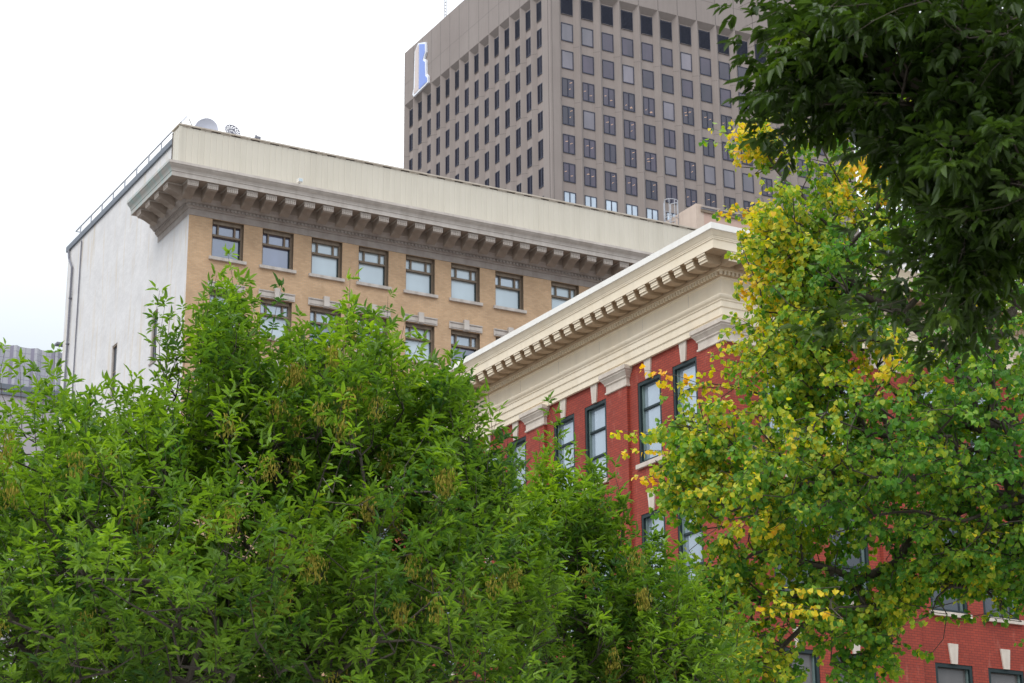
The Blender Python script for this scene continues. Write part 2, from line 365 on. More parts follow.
# windows of the front
def t_window(wd, style):
    mb = MB(); h = 1.88; d0, d1 = 0.2, 0.34
    mb.box(0.0, 0.10, d0, d1, 0, h, 'wood'); mb.box(wd - 0.10, wd, d0, d1, 0, h, 'wood')
    mb.box(0.10, wd - 0.10, d0 - 0.06, d1, h - 0.17, h, 'wood'); mb.box(0.10, wd - 0.10, d0, d1, 0, 0.07, 'wood')
    mb.box(0.10, wd - 0.10, d0 - 0.05, d1, 1.10, 1.20, 'wood')
    for x in (0.34, wd - 0.42): mb.box(x, x + 0.08, d0 + 0.01, d1, 1.20, h - 0.17, 'wood')
    mb.box(0.101, 0.135, d0 + 0.03, d1 - 0.01, 0.07, 1.1, 'stone'); mb.box(wd - 0.135, wd - 0.101, d0 + 0.03, d1 - 0.01, 0.07, 1.1, 'green')
    o = mb.build('window', T)
    up, lo = style
    m2 = MB(); m2.box(0.10, wd - 0.10, d1 - 0.03, d1 - 0.02, 1.2, h - 0.17, up); m2.box(0.10, wd - 0.10, d1 - 0.03, d1 - 0.02, 0.07, 1.1, lo)
    m2.build('pane', o)
    return o
tw = {k: t_window(1.60, k) for k in [('pane_dusk', 'pane_dusk'), ('pane_sky', 'pane_pale'), ('pane_pale', 'pane_pale'), ('pane_sky', 'pane_dusk')]}
used = set()
keys = list(tw)
rowsty = {0: [0, 0, 2, 2, 2, 2, 1, 2, 1, 2, 1, 2], 1: [2, 1, 3, 3, 2, 3, 1, 2, 2, 1, 2, 2]}
sill = MB(); sill.box(-0.13, 1.73, -0.12, 0.2, -0.15, 0.0, 'stone_pale'); sill0 = None
lint = MB(); lint.box(-0.12, 1.72, -0.06, 0.0, 0.04, 0.40, 'stone_pale'); lint.box(-0.06, 1.66, -0.075, -0.06, 0.09, 0.12, 'stone'); lint.box(-0.06, 1.66, -0.075, -0.06, 0.31, 0.34, 'stone'); lint0 = None
lint.box(-0.12, 1.72, -0.09, -0.06, 0.35, 0.40, 'stone_pale')
for r, (z0, z1) in enumerate(trows):
    for c, (a, b) in enumerate(tcols):
        key = keys[rowsty.get(r, rowsty[1])[c]] if r < 2 else random.choice(keys)
        o = tw[key]
        if key in used: o = dup(o, T)
        used.add(key); o.location = (a + (b - a - 1.6) / 2, 0, z0)
        if sill0 is None: sill0 = sill.build('sill', T, (a, 0, z0))
        else: dup(sill0, T, (a, 0, z0))
        if r > 0:
            if lint0 is None:
                lint0 = lint.build('lintel', T, (a, 0, z1))
                ks = MB(); ks.prism([(0, 0), (0, 0.56), (-0.17, 0.56), (-0.17, 0.06), (-0.10, 0.0)], 0.66, 0.94, 'stone_pale', 'x'); ks.build('keystone', lint0)
            else: dup(lint0, T, (a, 0, z1))
# ribbed screen above cornice
mb = MB()
def ribbed(u0, u1, d, z0, z1, face):
    P = (lambda u, dd, z: (u, dd, z)) if face == 'front' else (lambda u, dd, z: (dd, u, z))
    u = u0; pts = []
    while u < u1 - 0.30:
        pts += [(u, d), (u + 0.23, d), (u + 0.25, d + 0.012), (u + 0.28, d + 0.012), (u + 0.30, d)]; u += 0.30
    pts.append((u1, d))
    for a, b in zip(pts, pts[1:]): mb.poly([P(a[0], a[1], z0), P(b[0], b[1], z0), P(b[0], b[1], z1), P(a[0], a[1], z1)], 'siding')
ribbed(-0.9, TX, -1.0, 39.8, 41.84, 'front'); ribbed(-1.0, -0.1, -1.0, 39.8, 41.84, 'left')
mb.box(-1.03, -0.88, -1.03, -0.99, 39.8, 41.86, 'siding')
mb.poly([(-1, -0.1, 39.8), (0, -0.1, 39.8), (0, -0.1, 41.84), (-1, -0.1, 41.84)], 'siding'); mb.box(-1.02, -0.99, -0.16, -0.06, 39.82, 41.84, 'gap_and_edge_shadow')  # thin dark strip: shadow at the return's edge put into colour
mb.poly([(TX, -1, 39.8), (TX, 0.25, 39.8), (TX, 0.25, 41.84), (TX, -1, 41.84)], 'siding')
mb.poly([(-1, -1, 41.83), (TX, -1, 41.83), (TX, 0.1, 41.83), (-1, 0.1, 41.83)], 'siding')
o = mb.build('roof_screen', T)
m2 = MB(); m2.box(-1.05, TX, -1.06, -0.8, 41.9, 41.97, 'siding_cap'); m2.box(-1.06, -0.85, -0.8, -0.05, 41.9, 41.97, 'siding_cap')
m2.box(-1.0, TX, -0.99, -0.9, 41.84, 41.9, 'gap_and_edge_shadow')
u = -0.95
while u < TX:
    m2.box(u, u + 0.52, -1.02, -0.99, 41.84, 41.899, 'siding_cap'); u += 0.99
m2.build('cap_strip', o)
# railing on the side parapet
mb = MB()
mb.tube((0.1, 1.2, 43.46), (0.1, 18.4, 43.46), 0.038, 'galv'); mb.tube((0.1, 18.4, 43.46), (1.4, 18.4, 43.46), 0.03, 'galv')
rl = mb.build('railing', T)
pm = MB(); pm.tube((0.1, 0, 42.82), (0.1, 0, 43.45), 0.038, 'galv'); pm.box(0.02, 0.18, -0.07, 0.07, 42.86, 42.89, 'galv'); p0 = pm.build('railing_post', rl, (0, 2.9, 0))
for i in range(1, 9): dup(p0, rl, (0, 2.9 + 1.83 * i, 0))
mb = MB(); mb.tube((0.0, -0.3, 42.0), (-0.6, -1.1, 42.25), 0.025, 'galv'); mb.tube((0.1, 1.2, 43.46), (-0.9, -0.9, 42.1), 0.025, 'galv'); mb.build('railing_stay', rl)
# floodlight on the cornice
mb = MB(); mb.box(4.80, 5.02, -1.60, -1.36, 39.96, 40.14, 'cap_white'); mb.tube((4.9, -1.45, 39.83), (4.9, -1.45, 39.97), 0.03, 'galv'); mb.box(4.82, 5.0, -1.62, -1.60, 39.98, 40.12, 'pane_pale'); mb.build('floodlight', T)

# rooftop things of the tan block
def T2w(x, y, z):
    c, s = math.cos(YT), math.sin(YT); return (-15.0343 + x * c - y * s, 90.7633 + x * s + y * c, z)
def dish(name, loc, r, label, mat, tilt, rz, meshy):
    t = thing(name, T2w(loc[0], loc[1], 41.35), 0, label, 'satellite dish', 'satellite dishes on the tan block roof')
    h = loc[2] - 41.35
    mb = MB(); mb.tube((0, 0, 0), (0, 0, h - 0.1), 0.05, 'galv', 8); mb.box(-0.25, 0.25, -0.25, 0.25, 0, 0.06, 'galv'); mb.build('mast', t)
    mb = MB(); n, rings = 28, 6
    rot = Matrix.Rotation(rz, 3, 'Z') @ Matrix.Rotation(tilt, 3, 'X')
    def pt(k, i, off=0):
        rr = r * k / rings; a = 2 * math.pi * i / n
        return tuple(rot @ Vector((math.cos(a) * rr, math.sin(a) * rr, 0.25 * rr * rr / r + off)) + Vector((0, 0, h)))
    if not meshy:
        for k in range(rings):
            for i in range(n):
                for off in (0, -0.02): mb.poly([pt(k, i, off), pt(k + 1, i, off), pt(k + 1, i + 1, off), pt(k, i + 1, off)], mat)
    else:
        for i in range(n):
            for k in (3, 6): mb.tube(pt(k, i), pt(k, i + 1), 0.022, mat, 4)
        for i in range(0, n, 2):
            for k in range(rings): mb.tube(pt(k, i), pt(k + 1, i), 0.014, mat, 4)
        for k in range(2, rings):   # fine mesh between the ribs
            for i in range(n):
                if (i + k) % 2 == 0: mb.poly([pt(k, i), pt(k + 1, i), pt(k + 1, i + 1), pt(k, i + 1)], mat)
    mb.build('reflector', t, smooth=not meshy)
    mb = MB(); a = rot @ Vector((0, 0, r * 0.9)) + Vector((0, 0, h))
    a = rot @ Vector((0, 0, r * 0.55)) + Vector((0, 0, h)); mb.tube(pt(0, 0), tuple(a), 0.015, mat, 5); mb.tube(tuple(a), tuple(a + (rot @ Vector((0, 0, 0.06)))), 0.04, mat, 6); mb.build('feed_horn', t)
dish('satellite_dish', (1.42, 2.0, 43.28), 0.60, 'round pale solid satellite dish on the tan block roof, nearer the corner', 'dish', math.radians(100), math.radians(-6), False)
dish('satellite_dish', (2.72, 2.0, 43.46), 0.40, 'small dark mesh satellite dish on the tan block roof, right of the pale one', 'mesh_dish', math.radians(70), math.radians(35), True)
t = thing('roof_camera', T2w(3.99, 2.0, 41.35), YT, 'small dark camera on a short post above the ribbed roof screen', 'camera')
mb = MB(); mb.tube((0, 0, 0), (0, 0, 2.25), 0.04, 'pipe'); mb.build('post', t)
mb = MB(); mb.box(-0.05, 0.22, -0.07, 0.07, 2.05, 2.17, 'pipe'); mb.build('housing', t)
# rooftop block and its caged ladder
t = thing('rooftop_block', T2w(31.35, 4.0, 41.35), YT, 'beige rendered rooftop block with a caged ladder, showing above the red building cornice', 'rooftop block')
mb = MB(); mb.box(0, 9, 0, 0.02, 0, 4.35, 'block_pink'); mb.box(-0.02, 0.5, 0.0 - 0.02, 8, 0, 4.5, 'block'); mb.box(0.5, 9, 0.03, 8, 0, 4.3, 'block'); mb.build('wall', t)
mb = MB(); mb.box(0.3, 9.1, -0.12, 0.3, 4.2, 4.3, 'pipe'); mb.box(0.3, 9.1, -0.16, 0.3, 4.3, 4.42, 'stone'); mb.box(0.3, 9.1, -0.10, 0.3, 4.05, 4.2, 'wood'); mb.build('flashing', t)
mb = MB()
lx, ly = -0.35, 2.4
for dx in (-0.22, 0.22): mb.tube((lx + dx, ly, 0.4), (lx + dx, ly, 5.3), 0.035, 'galv')
for z in np.arange(0.6, 5.1, 0.3): mb.tube((lx - 0.22, ly, z), (lx + 0.22, ly, z), 0.018, 'galv', 4)
for dx in (-0.22, 0.22): mb.tube((lx + dx, ly, 4.6), (0.0, ly, 4.6), 0.025, 'galv'); mb.tube((lx + dx, ly, 1.6), (0.0, ly, 1.6), 0.025, 'galv')
lad = mb.build('ladder', t)
mb = MB()
for z in (2.6, 3.4, 4.2, 5.3):
    pts = [(lx - 0.22 + 0.0, ly, z)] + [(lx + 0.42 * math.cos(a), ly - 0.38 - 0.38 * math.sin(a), z) for a in np.linspace(math.pi, 0, 9)] + [(lx + 0.22, ly, z)]
    for a, b in zip(pts, pts[1:]): mb.tube(a, b, 0.022, 'galv', 4)
for a in np.linspace(math.pi, 0, 5): mb.tube((lx + 0.42 * math.cos(a), ly - 0.38 - 0.38 * math.sin(a), 2.6), (lx + 0.42 * math.cos(a), ly - 0.38 - 0.38 * math.sin(a), 5.3), 0.02, 'galv', 4)
mb.build('safety_cage', lad)

# ================================================================== RED BUILDING
R = thing('red_brick_building', (6.0612, 56.6768, 0), YR,
          'red brick building with cream bracketed cornice and dark green windows behind the trees', 'building')
RX, RY = 24.0, 25.6
PL = 4.87
lw = []
for k in range(5):
    for a, b in ((1.38, 2.63), (3.24, 4.49)): lw.append((a + PL * k, b + PL * k))
rw = []
for k in range(4):
    for a, b in ((1.40, 2.83), (3.43, 4.84)): rw.append((a + 5.65 * k, b + 5.65 * k))
rrows = [(17.66, 20.22), (13.14, 16.12), (8.65, 11.63), (4.2, 7.2)]
rrows_l = [(17.66, 20.22), (13.14, 16.12), (8.65, 11.63)]
mb = MB()
wall_holes(mb, 0, RY, 0, 20.85, [(a, b, c, e) for a, b in lw for c, e in rrows_l], 'red_brick', 'left', reveal=0.2)
wall_holes(mb, 0, RX, 0, 20.85, [(a, b, c, e) for a, b in rw for c, e in rrows_l], 'red_brick', 'front', reveal=0.2)
mb.poly([(RX, 0, 0), (RX, RY, 0), (RX, RY, 23.2), (RX, 0, 23.2)], 'red_brick'); mb.poly([(0, RY, 0), (RX, RY, 0), (RX, RY, 23.2), (0, RY, 23.2)], 'red_brick')
mb.build('wall', R)
mb = MB(); mb.poly([(0, 0, 23.1), (RX, 0, 23.1), (RX, RY, 23.1), (0, RY, 23.1)], 'roof'); mb.build('roof', R)
prof = [(0.02, 20.82), (0.11, 20.82), (0.11, 21.00), (0.145, 21.02), (0.145, 21.24), (0.18, 21.26), (0.18, 21.43), (0.21, 21.45), (0.21, 21.48), (0.26, 21.53), (0.28, 21.58), (0.28, 21.61), (0.05, 21.63),
        (0.05, 22.16), (0.08, 22.17), (0.08, 22.21), (0.13, 22.24), (0.13, 22.36), (0.21, 22.37), (0.25, 22.42), (0.25, 22.64), (0.96, 22.64), (0.96, 22.90), (0.985, 22.91), (0.985, 22.94), (1.00, 22.96), (1.00, 22.985), (1.02, 23.01),
        (1.06, 23.08), (1.09, 23.12), (1.09, 23.14), (1.13, 23.145), (1.13, 23.33), (-0.3, 23.40)]
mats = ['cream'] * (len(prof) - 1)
for q_ in (15, 16, 18, 19, 20): mats[q_] = 'cream_shaded_worn'  # soffit and the bands below it carry their shade in the colour
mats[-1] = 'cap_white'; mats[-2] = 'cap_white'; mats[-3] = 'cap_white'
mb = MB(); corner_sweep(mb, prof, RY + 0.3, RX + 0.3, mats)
u = -0.17
while u < RX: mb.box(u, u + 0.075, -0.19, -0.131, 22.25, 22.355, 'cream'); u += 0.14
u = 0.0
while u < RY: mb.box(-0.19, -0.131, u, u + 0.075, 22.25, 22.355, 'cream'); u += 0.14
rc = mb.build('cornice', R)
mb = MB()
for u in np.arange(1.6, RY, 2.44): mb.box(-0.055, -0.051, u, u + 0.012, 21.64, 22.15, 'cream_stone')
for u in np.arange(1.6, RX, 2.44): mb.box(u, u + 0.012, -0.055, -0.051, 21.64, 22.15, 'cream_stone')
mb.build('joint_line', rc)
def r_bracket():
    mb = MB(); w = 0.34
    mb.prism([(-0.90, 22.635), (-0.90, 22.58), (-0.86, 22.57), (-0.86, 22.52), (-0.88, 22.51), (-0.88, 22.46), (-0.84, 22.45), (-0.84, 22.38), (-0.80, 22.355), (-0.60, 22.36), (-0.42, 22.385), (-0.31, 22.42), (-0.252, 22.50), (-0.252, 22.635)], 0.01, w - 0.01, 'cream_shaded_worn', 'x')
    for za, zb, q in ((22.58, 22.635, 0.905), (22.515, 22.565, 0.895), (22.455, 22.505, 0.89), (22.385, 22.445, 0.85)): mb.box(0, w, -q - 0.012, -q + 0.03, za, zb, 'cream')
    mb.box(-0.02, w + 0.02, -0.93, -0.25, 22.59, 22.637, 'cream_shaded_worn'); mb.box(-0.02, w + 0.02, -0.945, -0.93, 22.59, 22.637, 'cream')
    return mb.build('bracket', rc)
rb = r_bracket(); rb.location = (-0.34, 0, 0)
for i in range(1, int(RX / 0.612)): dup(rb, rc, (-0.34 + 0.617 * i, 0, 0))
for i in range(-1, int(RY / 0.612)): dup(rb, rc, (0, 0.47 + 0.612 * i, 0), LEFT)
# pilasters
def pilaster(u, w, face):
    mb = MB(); mb.box(0, w, -0.10, 0.0, 0, 20.3, 'red_brick')
    o = mb.build('pilaster', R, (u, 0, 0) if face == 'front' else (0, u + w, 0), 0 if face == 'front' else LEFT)
    capital(o, 0, w)
    return o
CP = [(0.0, 20.24), (0.05, 20.25), (0.05, 20.30), (0.02, 20.32), (0.02, 20.50), (0.06, 20.53), (0.06, 20.57), (0.12, 20.66), (0.15, 20.69), (0.15, 20.73), (0.19, 20.75), (0.19, 20.868)]
def capital(parent, a, b, corner=False):
    mb = MB()
    loops = []
    for e, z in CP:
        loops.append([(a - e, 0.0, z), (a - e, -0.10 - e, z), (b + e, -0.10 - e, z), (b + e, 0.0, z)] if not corner else
                     [(-0.1 - e, b + e, z), (-0.1 - e, -0.1 - e, z), (b + e, -0.1 - e, z), (b + e, b + e, z)])
    for A, B in zip(loops, loops[1:]):
        for i in range(3): mb.poly([A[i], A[i + 1], B[i + 1], B[i]], 'cream_stone')
        if corner: mb.poly([A[3], A[0], B[0], B[3]], 'cream_stone')
    mb.poly(loops[-1], 'cream_stone'); mb.poly(loops[0], 'cream_stone')
    return mb.build('capital', parent)
pl0 = pilaster(4.93, 1.10, 'left')
for k in range(1, 5): dup(pl0, R, (0, 4.93 + 1.10 + PL * k, 0), LEFT)
pr0 = pilaster(5.30, 1.22, 'front')
for k in range(1, 3): dup(pr0, R, (5.30 + 5.65 * k, 0, 0), 0)
mb = MB(); mb.box(-0.10, 1.14, -0.10, 0.0, 0, 20.3, 'red_brick'); mb.box(-0.10, 0.0, 0.0, 1.10, 0, 20.3, 'red_brick'); o = mb.build('corner_pilaster', R); 
mb = MB()
loops = []
for e, z in CP: loops.append([(0.0, 1.10 + e, z), (-0.1 - e, 1.10 + e, z), (-0.1 - e, -0.1 - e, z), (1.14 + e, -0.1 - e, z), (1.14 + e, 0.0, z)])
for A, B in zip(loops, loops[1:]):
    for i in range(4): mb.poly([A[i], A[i + 1], B[i + 1], B[i]], 'cream_stone')
for L in (loops[0], loops[-1]): mb.poly([L[0], L[1], L[2], (0, -0.1 - 0.19 if L is loops[-1] else -0.1, L[0][2])], 'cream_stone'); mb.poly([(0, 0, L[0][2]), (0, L[3][1], L[0][2]), L[3], L[4]], 'cream_stone')
mb.build('capital', o)
# windows
def r_window(w, h, pane, nbar, pane2=None):
    mb = MB()
    mb.box(0, 0.10, 0.015, 0.19, 0, h, 'green'); mb.box(w - 0.10, w, 0.015, 0.19, 0, h, 'green')
    mb.box(0.10, w - 0.10, 0.015, 0.19, h - 0.11, h, 'green'); mb.box(0.10, w - 0.10, 0.015, 0.19, 0, 0.09, 'green')
    mb.box(0.10, 0.15, 0.10, 0.18, 0.09, h - 0.11, 'sash'); mb.box(w - 0.15, w - 0.10, 0.10, 0.18, 0.09, h - 0.11, 'sash')
    for i in range(1, nbar + 1):
        z = h * i / (nbar + 1) + (0.02 if i == 1 else 0); mb.box(0.15, w - 0.15, 0.10, 0.18, z - 0.035, z + 0.03, 'green')
    o = mb.build('window', R)
    m2 = MB(); m2.box(0.15, w - 0.15, 0.165, 0.175, 0.09, h * 0.5, pane2 or pane); m2.box(0.15, w - 0.15, 0.165, 0.175, h * 0.5, h - 0.11, pane); m2.build('pane', o)
    return o
def keystone(u, z, w, face, first=[None]):
    loc, rz = ((u, 0, z), 0) if face == 'front' else ((0, u, z), LEFT)
    if first[0] is None:
        mb = MB(); zt = 0.59
        A = [(-0.115, -0.05, 0.0), (0.115, -0.05, 0.0), (0.185, -0.05, zt), (-0.185, -0.05, zt)]; B = [(x, 0.0, z_) for x, _, z_ in A]
        mb.poly(A, 'cream_stone')
        for i in range(4): mb.poly([A[i], A[(i + 1) % 4], B[(i + 1) % 4], B[i]], 'cream_stone')
        first[0] = mb.build('keystone', R, loc, rz)
    else: dup(first[0], R, loc, rz)
sl = {}
for face, cols, W_ in (('left', lw, 1.25), ('front', rw, 1.42)):
    for r, (z0, z1) in enumerate(rrows_l):
        protos = {}
        for c, (a, b) in enumerate(cols):
            if face == 'left': p = 'pane_sky'
            else: p = 'pane_sky' if r == 0 else ('pane_dark' if r == 1 else 'pane_grey')
            loc, rz = ((a, 0, z0), 0) if face == 'front' else ((0, b, z0), LEFT)
            if p not in protos:
                protos[p] = r_window(W_, z1 - z0, p, 2, 'pane_sky' if face == 'left' else None); protos[p].location = loc; protos[p].rotation_euler = (0, 0, rz)
            else: dup(protos[p], R, loc, rz)
            keystone((a + b) / 2, z1, b - a, face)
            if face not in sl:
                s_ = MB(); s_.box(-0.08, W_ + 0.08, -0.09, 0.06, -0.13, 0.0, 'cream_stone'); sl[face] = s_.build('sill', R, loc, rz)
            else: dup(sl[face], R, loc, rz)

# ================================================================== TOWER
W = thing('office_tower', (5.2514, 244.9437, 0), YW,
          'tall brown-grey concrete tower with rows of small windows and a blue sign up high', 'office tower')
DP = 0.61; SPL = 0.62; HR = 0.05
PF, PLW = 3.10, 2.94
NF, NL = 15, 14
F0 = 1.35      # first ridge on the front face
L0 = 2.10      # first ridge on the left face
WFX = F0 + PF * NF + 0.9; WLY = L0 + PLW * NL + 0.10
ZB, ZR, ZT = 131.9, 131.1, 140.5
def tower_face(face, pitch, u0, n, ulen):
    mb = MB(); jm = MB()
    P = (lambda u, d, z: (u, d, z)) if face == 'front' else (lambda u, d, z: (d, u, z))
    ridges = [u0 + pitch * i for i in range(n + 1)]
    # corner piers
    for a, b in ((0.0, ridges[0] - HR), (ridges[-1] + HR, ulen)):
        mb.poly([P(a, 0, 0), P(b, 0, 0), P(b, 0, ZB), P(a, 0, ZB)], 'conc')
    for i, u in enumerate(ridges):
        mb.poly([P(u - HR, 0, 0), P(u + HR, 0, 0), P(u + HR, 0, ZB), P(u - HR, 0, ZB)], 'conc')
        for sgn in (-1, 1):
            if (i == 0 and sgn < 0) or (i == n and sgn > 0): continue
            a = u + sgn * HR; b = u + sgn * (HR + SPL)
            mb.poly([P(a, 0, 0), P(b, DP, 0), P(b, DP, ZR), P(a, 0, ZB)], 'conc')
        if i < n:
            v = u + pitch
            mb.poly([P(u + HR, 0, ZB), P(v - HR, 0, ZB), P(v - HR - SPL, DP, ZR), P(u + HR + SPL, DP, ZR)], 'conc')
            mb.poly([P(u + HR + SPL, DP, 0), P(v - HR - SPL, DP, 0), P(v - HR - SPL, DP, ZR), P(u + HR + SPL, DP, ZR)], 'conc2')
    mb.poly([P(0, 0, ZB), P(ulen, 0, ZB), P(ulen, 0, ZT), P(0, 0, ZT)], 'conc')
    for u in ridges: x = (u - 0.05, u + 0.05); jm.poly([P(x[0], -0.008, ZB + 0.02), P(x[1], -0.008, ZB + 0.02), P(x[1], -0.008, ZT), P(x[0], -0.008, ZT)], 'joint')
    jm.poly([P(0, -0.006, 135.2), P(ulen, -0.006, 135.2), P(ulen, -0.006, 135.25), P(0, -0.006, 135.25)], 'joint')
    for i, u in enumerate(ridges):   # panel joints on the ribs, each a floor and a bit apart
        for k in range(6):
            z = 123.6 - k * 7.94 - (i % 2) * 0.0
            for sgn in (-1, 1):
                a = u + sgn * HR; b = u + sgn * (HR + SPL)
                if 0 < b < ulen: jm.poly([P(a, -0.006, z), P(b, DP - 0.006, z), P(b, DP - 0.006, z + 0.05), P(a, -0.006, z + 0.05)], 'joint')
    w = mb.build('facade', W)
    jm.build('panel_joint', w)
    return ridges
rf = tower_face('front', PF, F0, NF, WFX); rl_ = tower_face('left', PLW, L0, NL, WLY)
mb = MB(); mb.poly([(0, 0, ZT - 0.3), (WFX, 0, ZT - 0.3), (WFX, WLY, ZT - 0.3), (0, WLY, ZT - 0.3)], 'roof')
mb.poly([(WFX, 0, 0), (WFX, WLY, 0), (WFX, WLY, ZT), (WFX, 0, ZT)], 'conc'); mb.poly([(0, WLY, 0), (WFX, WLY, 0), (WFX, WLY, ZT), (0, WLY, ZT)], 'conc')
mb.box(0.25, 0.32, -0.01, 0.0, 0, ZB, 'joint'); mb.box(-0.01, 0.0, 0.45, 0.60, 0, ZB, 'joint'); mb.box(-0.012, 0.0, 0.62, 0.75, 0, ZB, 'conc2')
mb.build('wall', W)
WWF, WWL, WH = PF - 2 * (HR + SPL), PLW - 2 * (HR + SPL), 2.60
def w_window_mesh(mb, wd, style, x=0, y=0, z=0, left=False, variant=((0.3, 0.6, 0.9, 0.16),)):
    def B(a, b, c, d, e, f, m):
        if left: mb.box(x + c, x + d, y + a, y + b, z + e, z + f, m)
        else: mb.box(x + a, x + b, y + c, y + d, z + e, z + f, m)
    kind = style
    pane = {'plain': 'w_pane', 'lit': 'w_pane', 'pale': 'w_pane_pale', 'left': 'w_pane_left', 'dark': 'w_pane', 'shade': 'w_pane_mid'}[kind]
    B(0.0, wd, -0.03, -0.005, 0, WH, pane)
    fr = 0.09
    B(0.0, fr, -0.09, -0.03, 0, WH, 'w_frame'); B(wd - fr, wd, -0.09, -0.03, 0, WH, 'w_frame'); B(fr, wd - fr, -0.09, -0.03, 0, fr + 0.03, 'w_frame'); B(fr, wd - fr, -0.09, -0.03, WH - fr, WH, 'w_frame')
    if kind in ('lit', 'pale', 'left', 'dark'): B(wd / 2 - 0.06, wd / 2 + 0.06, -0.09, -0.03, fr, WH - fr, 'w_frame')
    if kind == 'lit':
        for (a, b, zz, dz) in variant:
            q = [(x + a, y - 0.034, z + zz), (x + b, y - 0.034, z + zz + dz), (x + b, y - 0.034, z + zz + dz + 0.06), (x + a, y - 0.034, z + zz + 0.06)]
            mb.poly(q, 'w_lamp')
protos = {}
rest = MB(); cnt = 0
# rows with the floor below the louvers first
def wz(k): return 126.9 - WH - 3.97 * k
for k in range(0, 12):
    for i in range(NF):
        x = rf[i] + HR + SPL
        if k < 2: st = 'plain'
        elif k < 6: st = 'dark' if random.random() < 0.22 else 'lit'
        elif k == 6: st = 'pale'
        else: st = 'plain'
        if k < 6 and random.random() < 0.13: st = 'shade'
        vis = (k < 6 and i < 12) or (k == 6 and i < 6)
        key_ = (st, random.randrange(5)) if st == 'lit' else (st, 0)
        if vis:
            cnt += 1
            if key_ not in protos:
                vr = []
                for _ in range(random.choice((1, 2, 2, 3))):
                    a_ = random.choice((random.uniform(0.15, 0.45), random.uniform(0.95, 1.2))); vr.append((a_, a_ + random.uniform(0.22, 0.42), random.uniform(0.3, 2.0), random.uniform(0.10, 0.2)))
                m_ = MB(); w_window_mesh(m_, WWF, st, variant=vr); protos[key_] = m_.build('window', W, (x, DP, wz(k)))
            else: dup(protos[key_], W, (x, DP, wz(k)))
        else: w_window_mesh(rest, WWF, st, x, DP, wz(k))
for k in range(0, 12):
    for i in range(NL):
        y = rl_[i] + HR + SPL
        if i < 4 and k < 6 and cnt < 100:
            cnt += 1
            if 'L' not in protos:
                m_ = MB(); w_window_mesh(m_, WWL, 'left', left=True); protos['L'] = m_.build('window', W, (DP, y, wz(k)))
            else: dup(protos['L'], W, (DP, y, wz(k)))
        else: w_window_mesh(rest, WWL, 'left', DP, y, wz(k), left=True)
tag(rest.build('window', W), kind='stuff')
def louver(wd, left):
    mb = MB()
    def B(a, b, c, d, e, f, m):
        if left: mb.box(c, d, a, b, e, f, m)
        else: mb.box(a, b, c, d, e, f, m)
    B(0, wd, -0.02, -0.005, 0, 2.8, 'louver')
    for z in np.arange(0.08, 2.7, 0.19): B(0.05, wd - 0.05, -0.10, -0.02, z, z + 0.05, 'w_frame')
    B(0, 0.05, -0.11, -0.02, 0, 2.8, 'w_frame'); B(wd - 0.05, wd, -0.11, -0.02, 0, 2.8, 'w_frame'); B(0.05, wd - 0.05, -0.12, -0.02, 0, 0.06, 'joint')
    return mb.build('louver_vent', W)
a0 = louver(WWF, False)
for i in range(NF):
    loc = (rf[i] + HR + SPL, DP, 128.15)
    if i == 0: a0.location = loc
    else: dup(a0, W, loc)
a0 = louver(WWL, True)
for i in range(NL):
    loc = (DP, rl_[i] + HR + SPL, 128.15)
    if i == 0: a0.location = loc
    else: dup(a0, W, loc)
# the sign on the blank band of the left face
def extr(mb, pts, d0, d1, mat):
    A = [(d0, y, z) for y, z in pts]; B = [(d1, y, z) for y, z in pts]
    mb.poly(A, mat); mb.poly(B, mat)
    for i in range(len(pts)): j = (i + 1) % len(pts); mb.poly([A[i], A[j], B[j], B[i]], mat)
mb = MB()
extr(mb, [(39.35, 138.9), (38.2, 139.85), (35.75, 138.95), (35.62, 137.3), (36.25, 136.5), (35.6, 135.95), (35.5, 133.75), (34.85, 133.1), (34.85, 132.1), (39.6, 131.75), (40.0, 132.3), (39.6, 133.1)], -0.30, -0.02, 'sign_white')
o = mb.build('wall_sign', W)
mb = MB(); extr(mb, [(37.75, 139.45), (36.05, 138.75), (35.95, 137.45), (36.7, 136.45), (35.95, 135.8), (35.85, 133.6), (35.2, 132.95), (35.2, 132.35), (37.75, 132.2)], -0.36, -0.30, 'sign_blue'); mb.build('sign_face', o)
mb = MB(); extr(mb, [(39.05, 138.85), (38.15, 139.45), (37.95, 139.45), (37.95, 132.25), (39.35, 132.1), (39.5, 132.4), (39.15, 133.2)], -0.36, -0.30, 'sign_pink'); mb.build('sign_edge', o)
# antenna on the tower
t = thing('antenna_mast', (0, 0, 0), 0, 'thin lattice antenna mast on the roof of the concrete tower', 'antenna')
c_, s_ = math.cos(YW), math.sin(YW); ax, ay = 1.2, 32.4
t.location = (5.2514 + ax * c_ - ay * s_, 244.9437 + ax * s_ + ay * c_, ZT - 0.3)
mb = MB()
for a in range(3):
    ang = a * 2.094; mb.tube((0.16 * math.cos(ang), 0.16 * math.sin(ang), 0), (0.16 * math.cos(ang), 0.16 * math.sin(ang), 5), 0.06, 'pipe', 4)
for z in np.arange(0.3, 5, 0.5):
    for a in range(3):
        p, q = a * 2.094, (a + 1) * 2.094; mb.tube((0.16 * math.cos(p), 0.16 * math.sin(p), z), (0.16 * math.cos(q), 0.16 * math.sin(q), z + 0.4), 0.03, 'pipe', 4)
mb.build('lattice', t)
mb = MB(); mb.tube((0, 0, 4.8), (0, 0, 7.5), 0.04, 'pipe'); mb.build('whip', t)

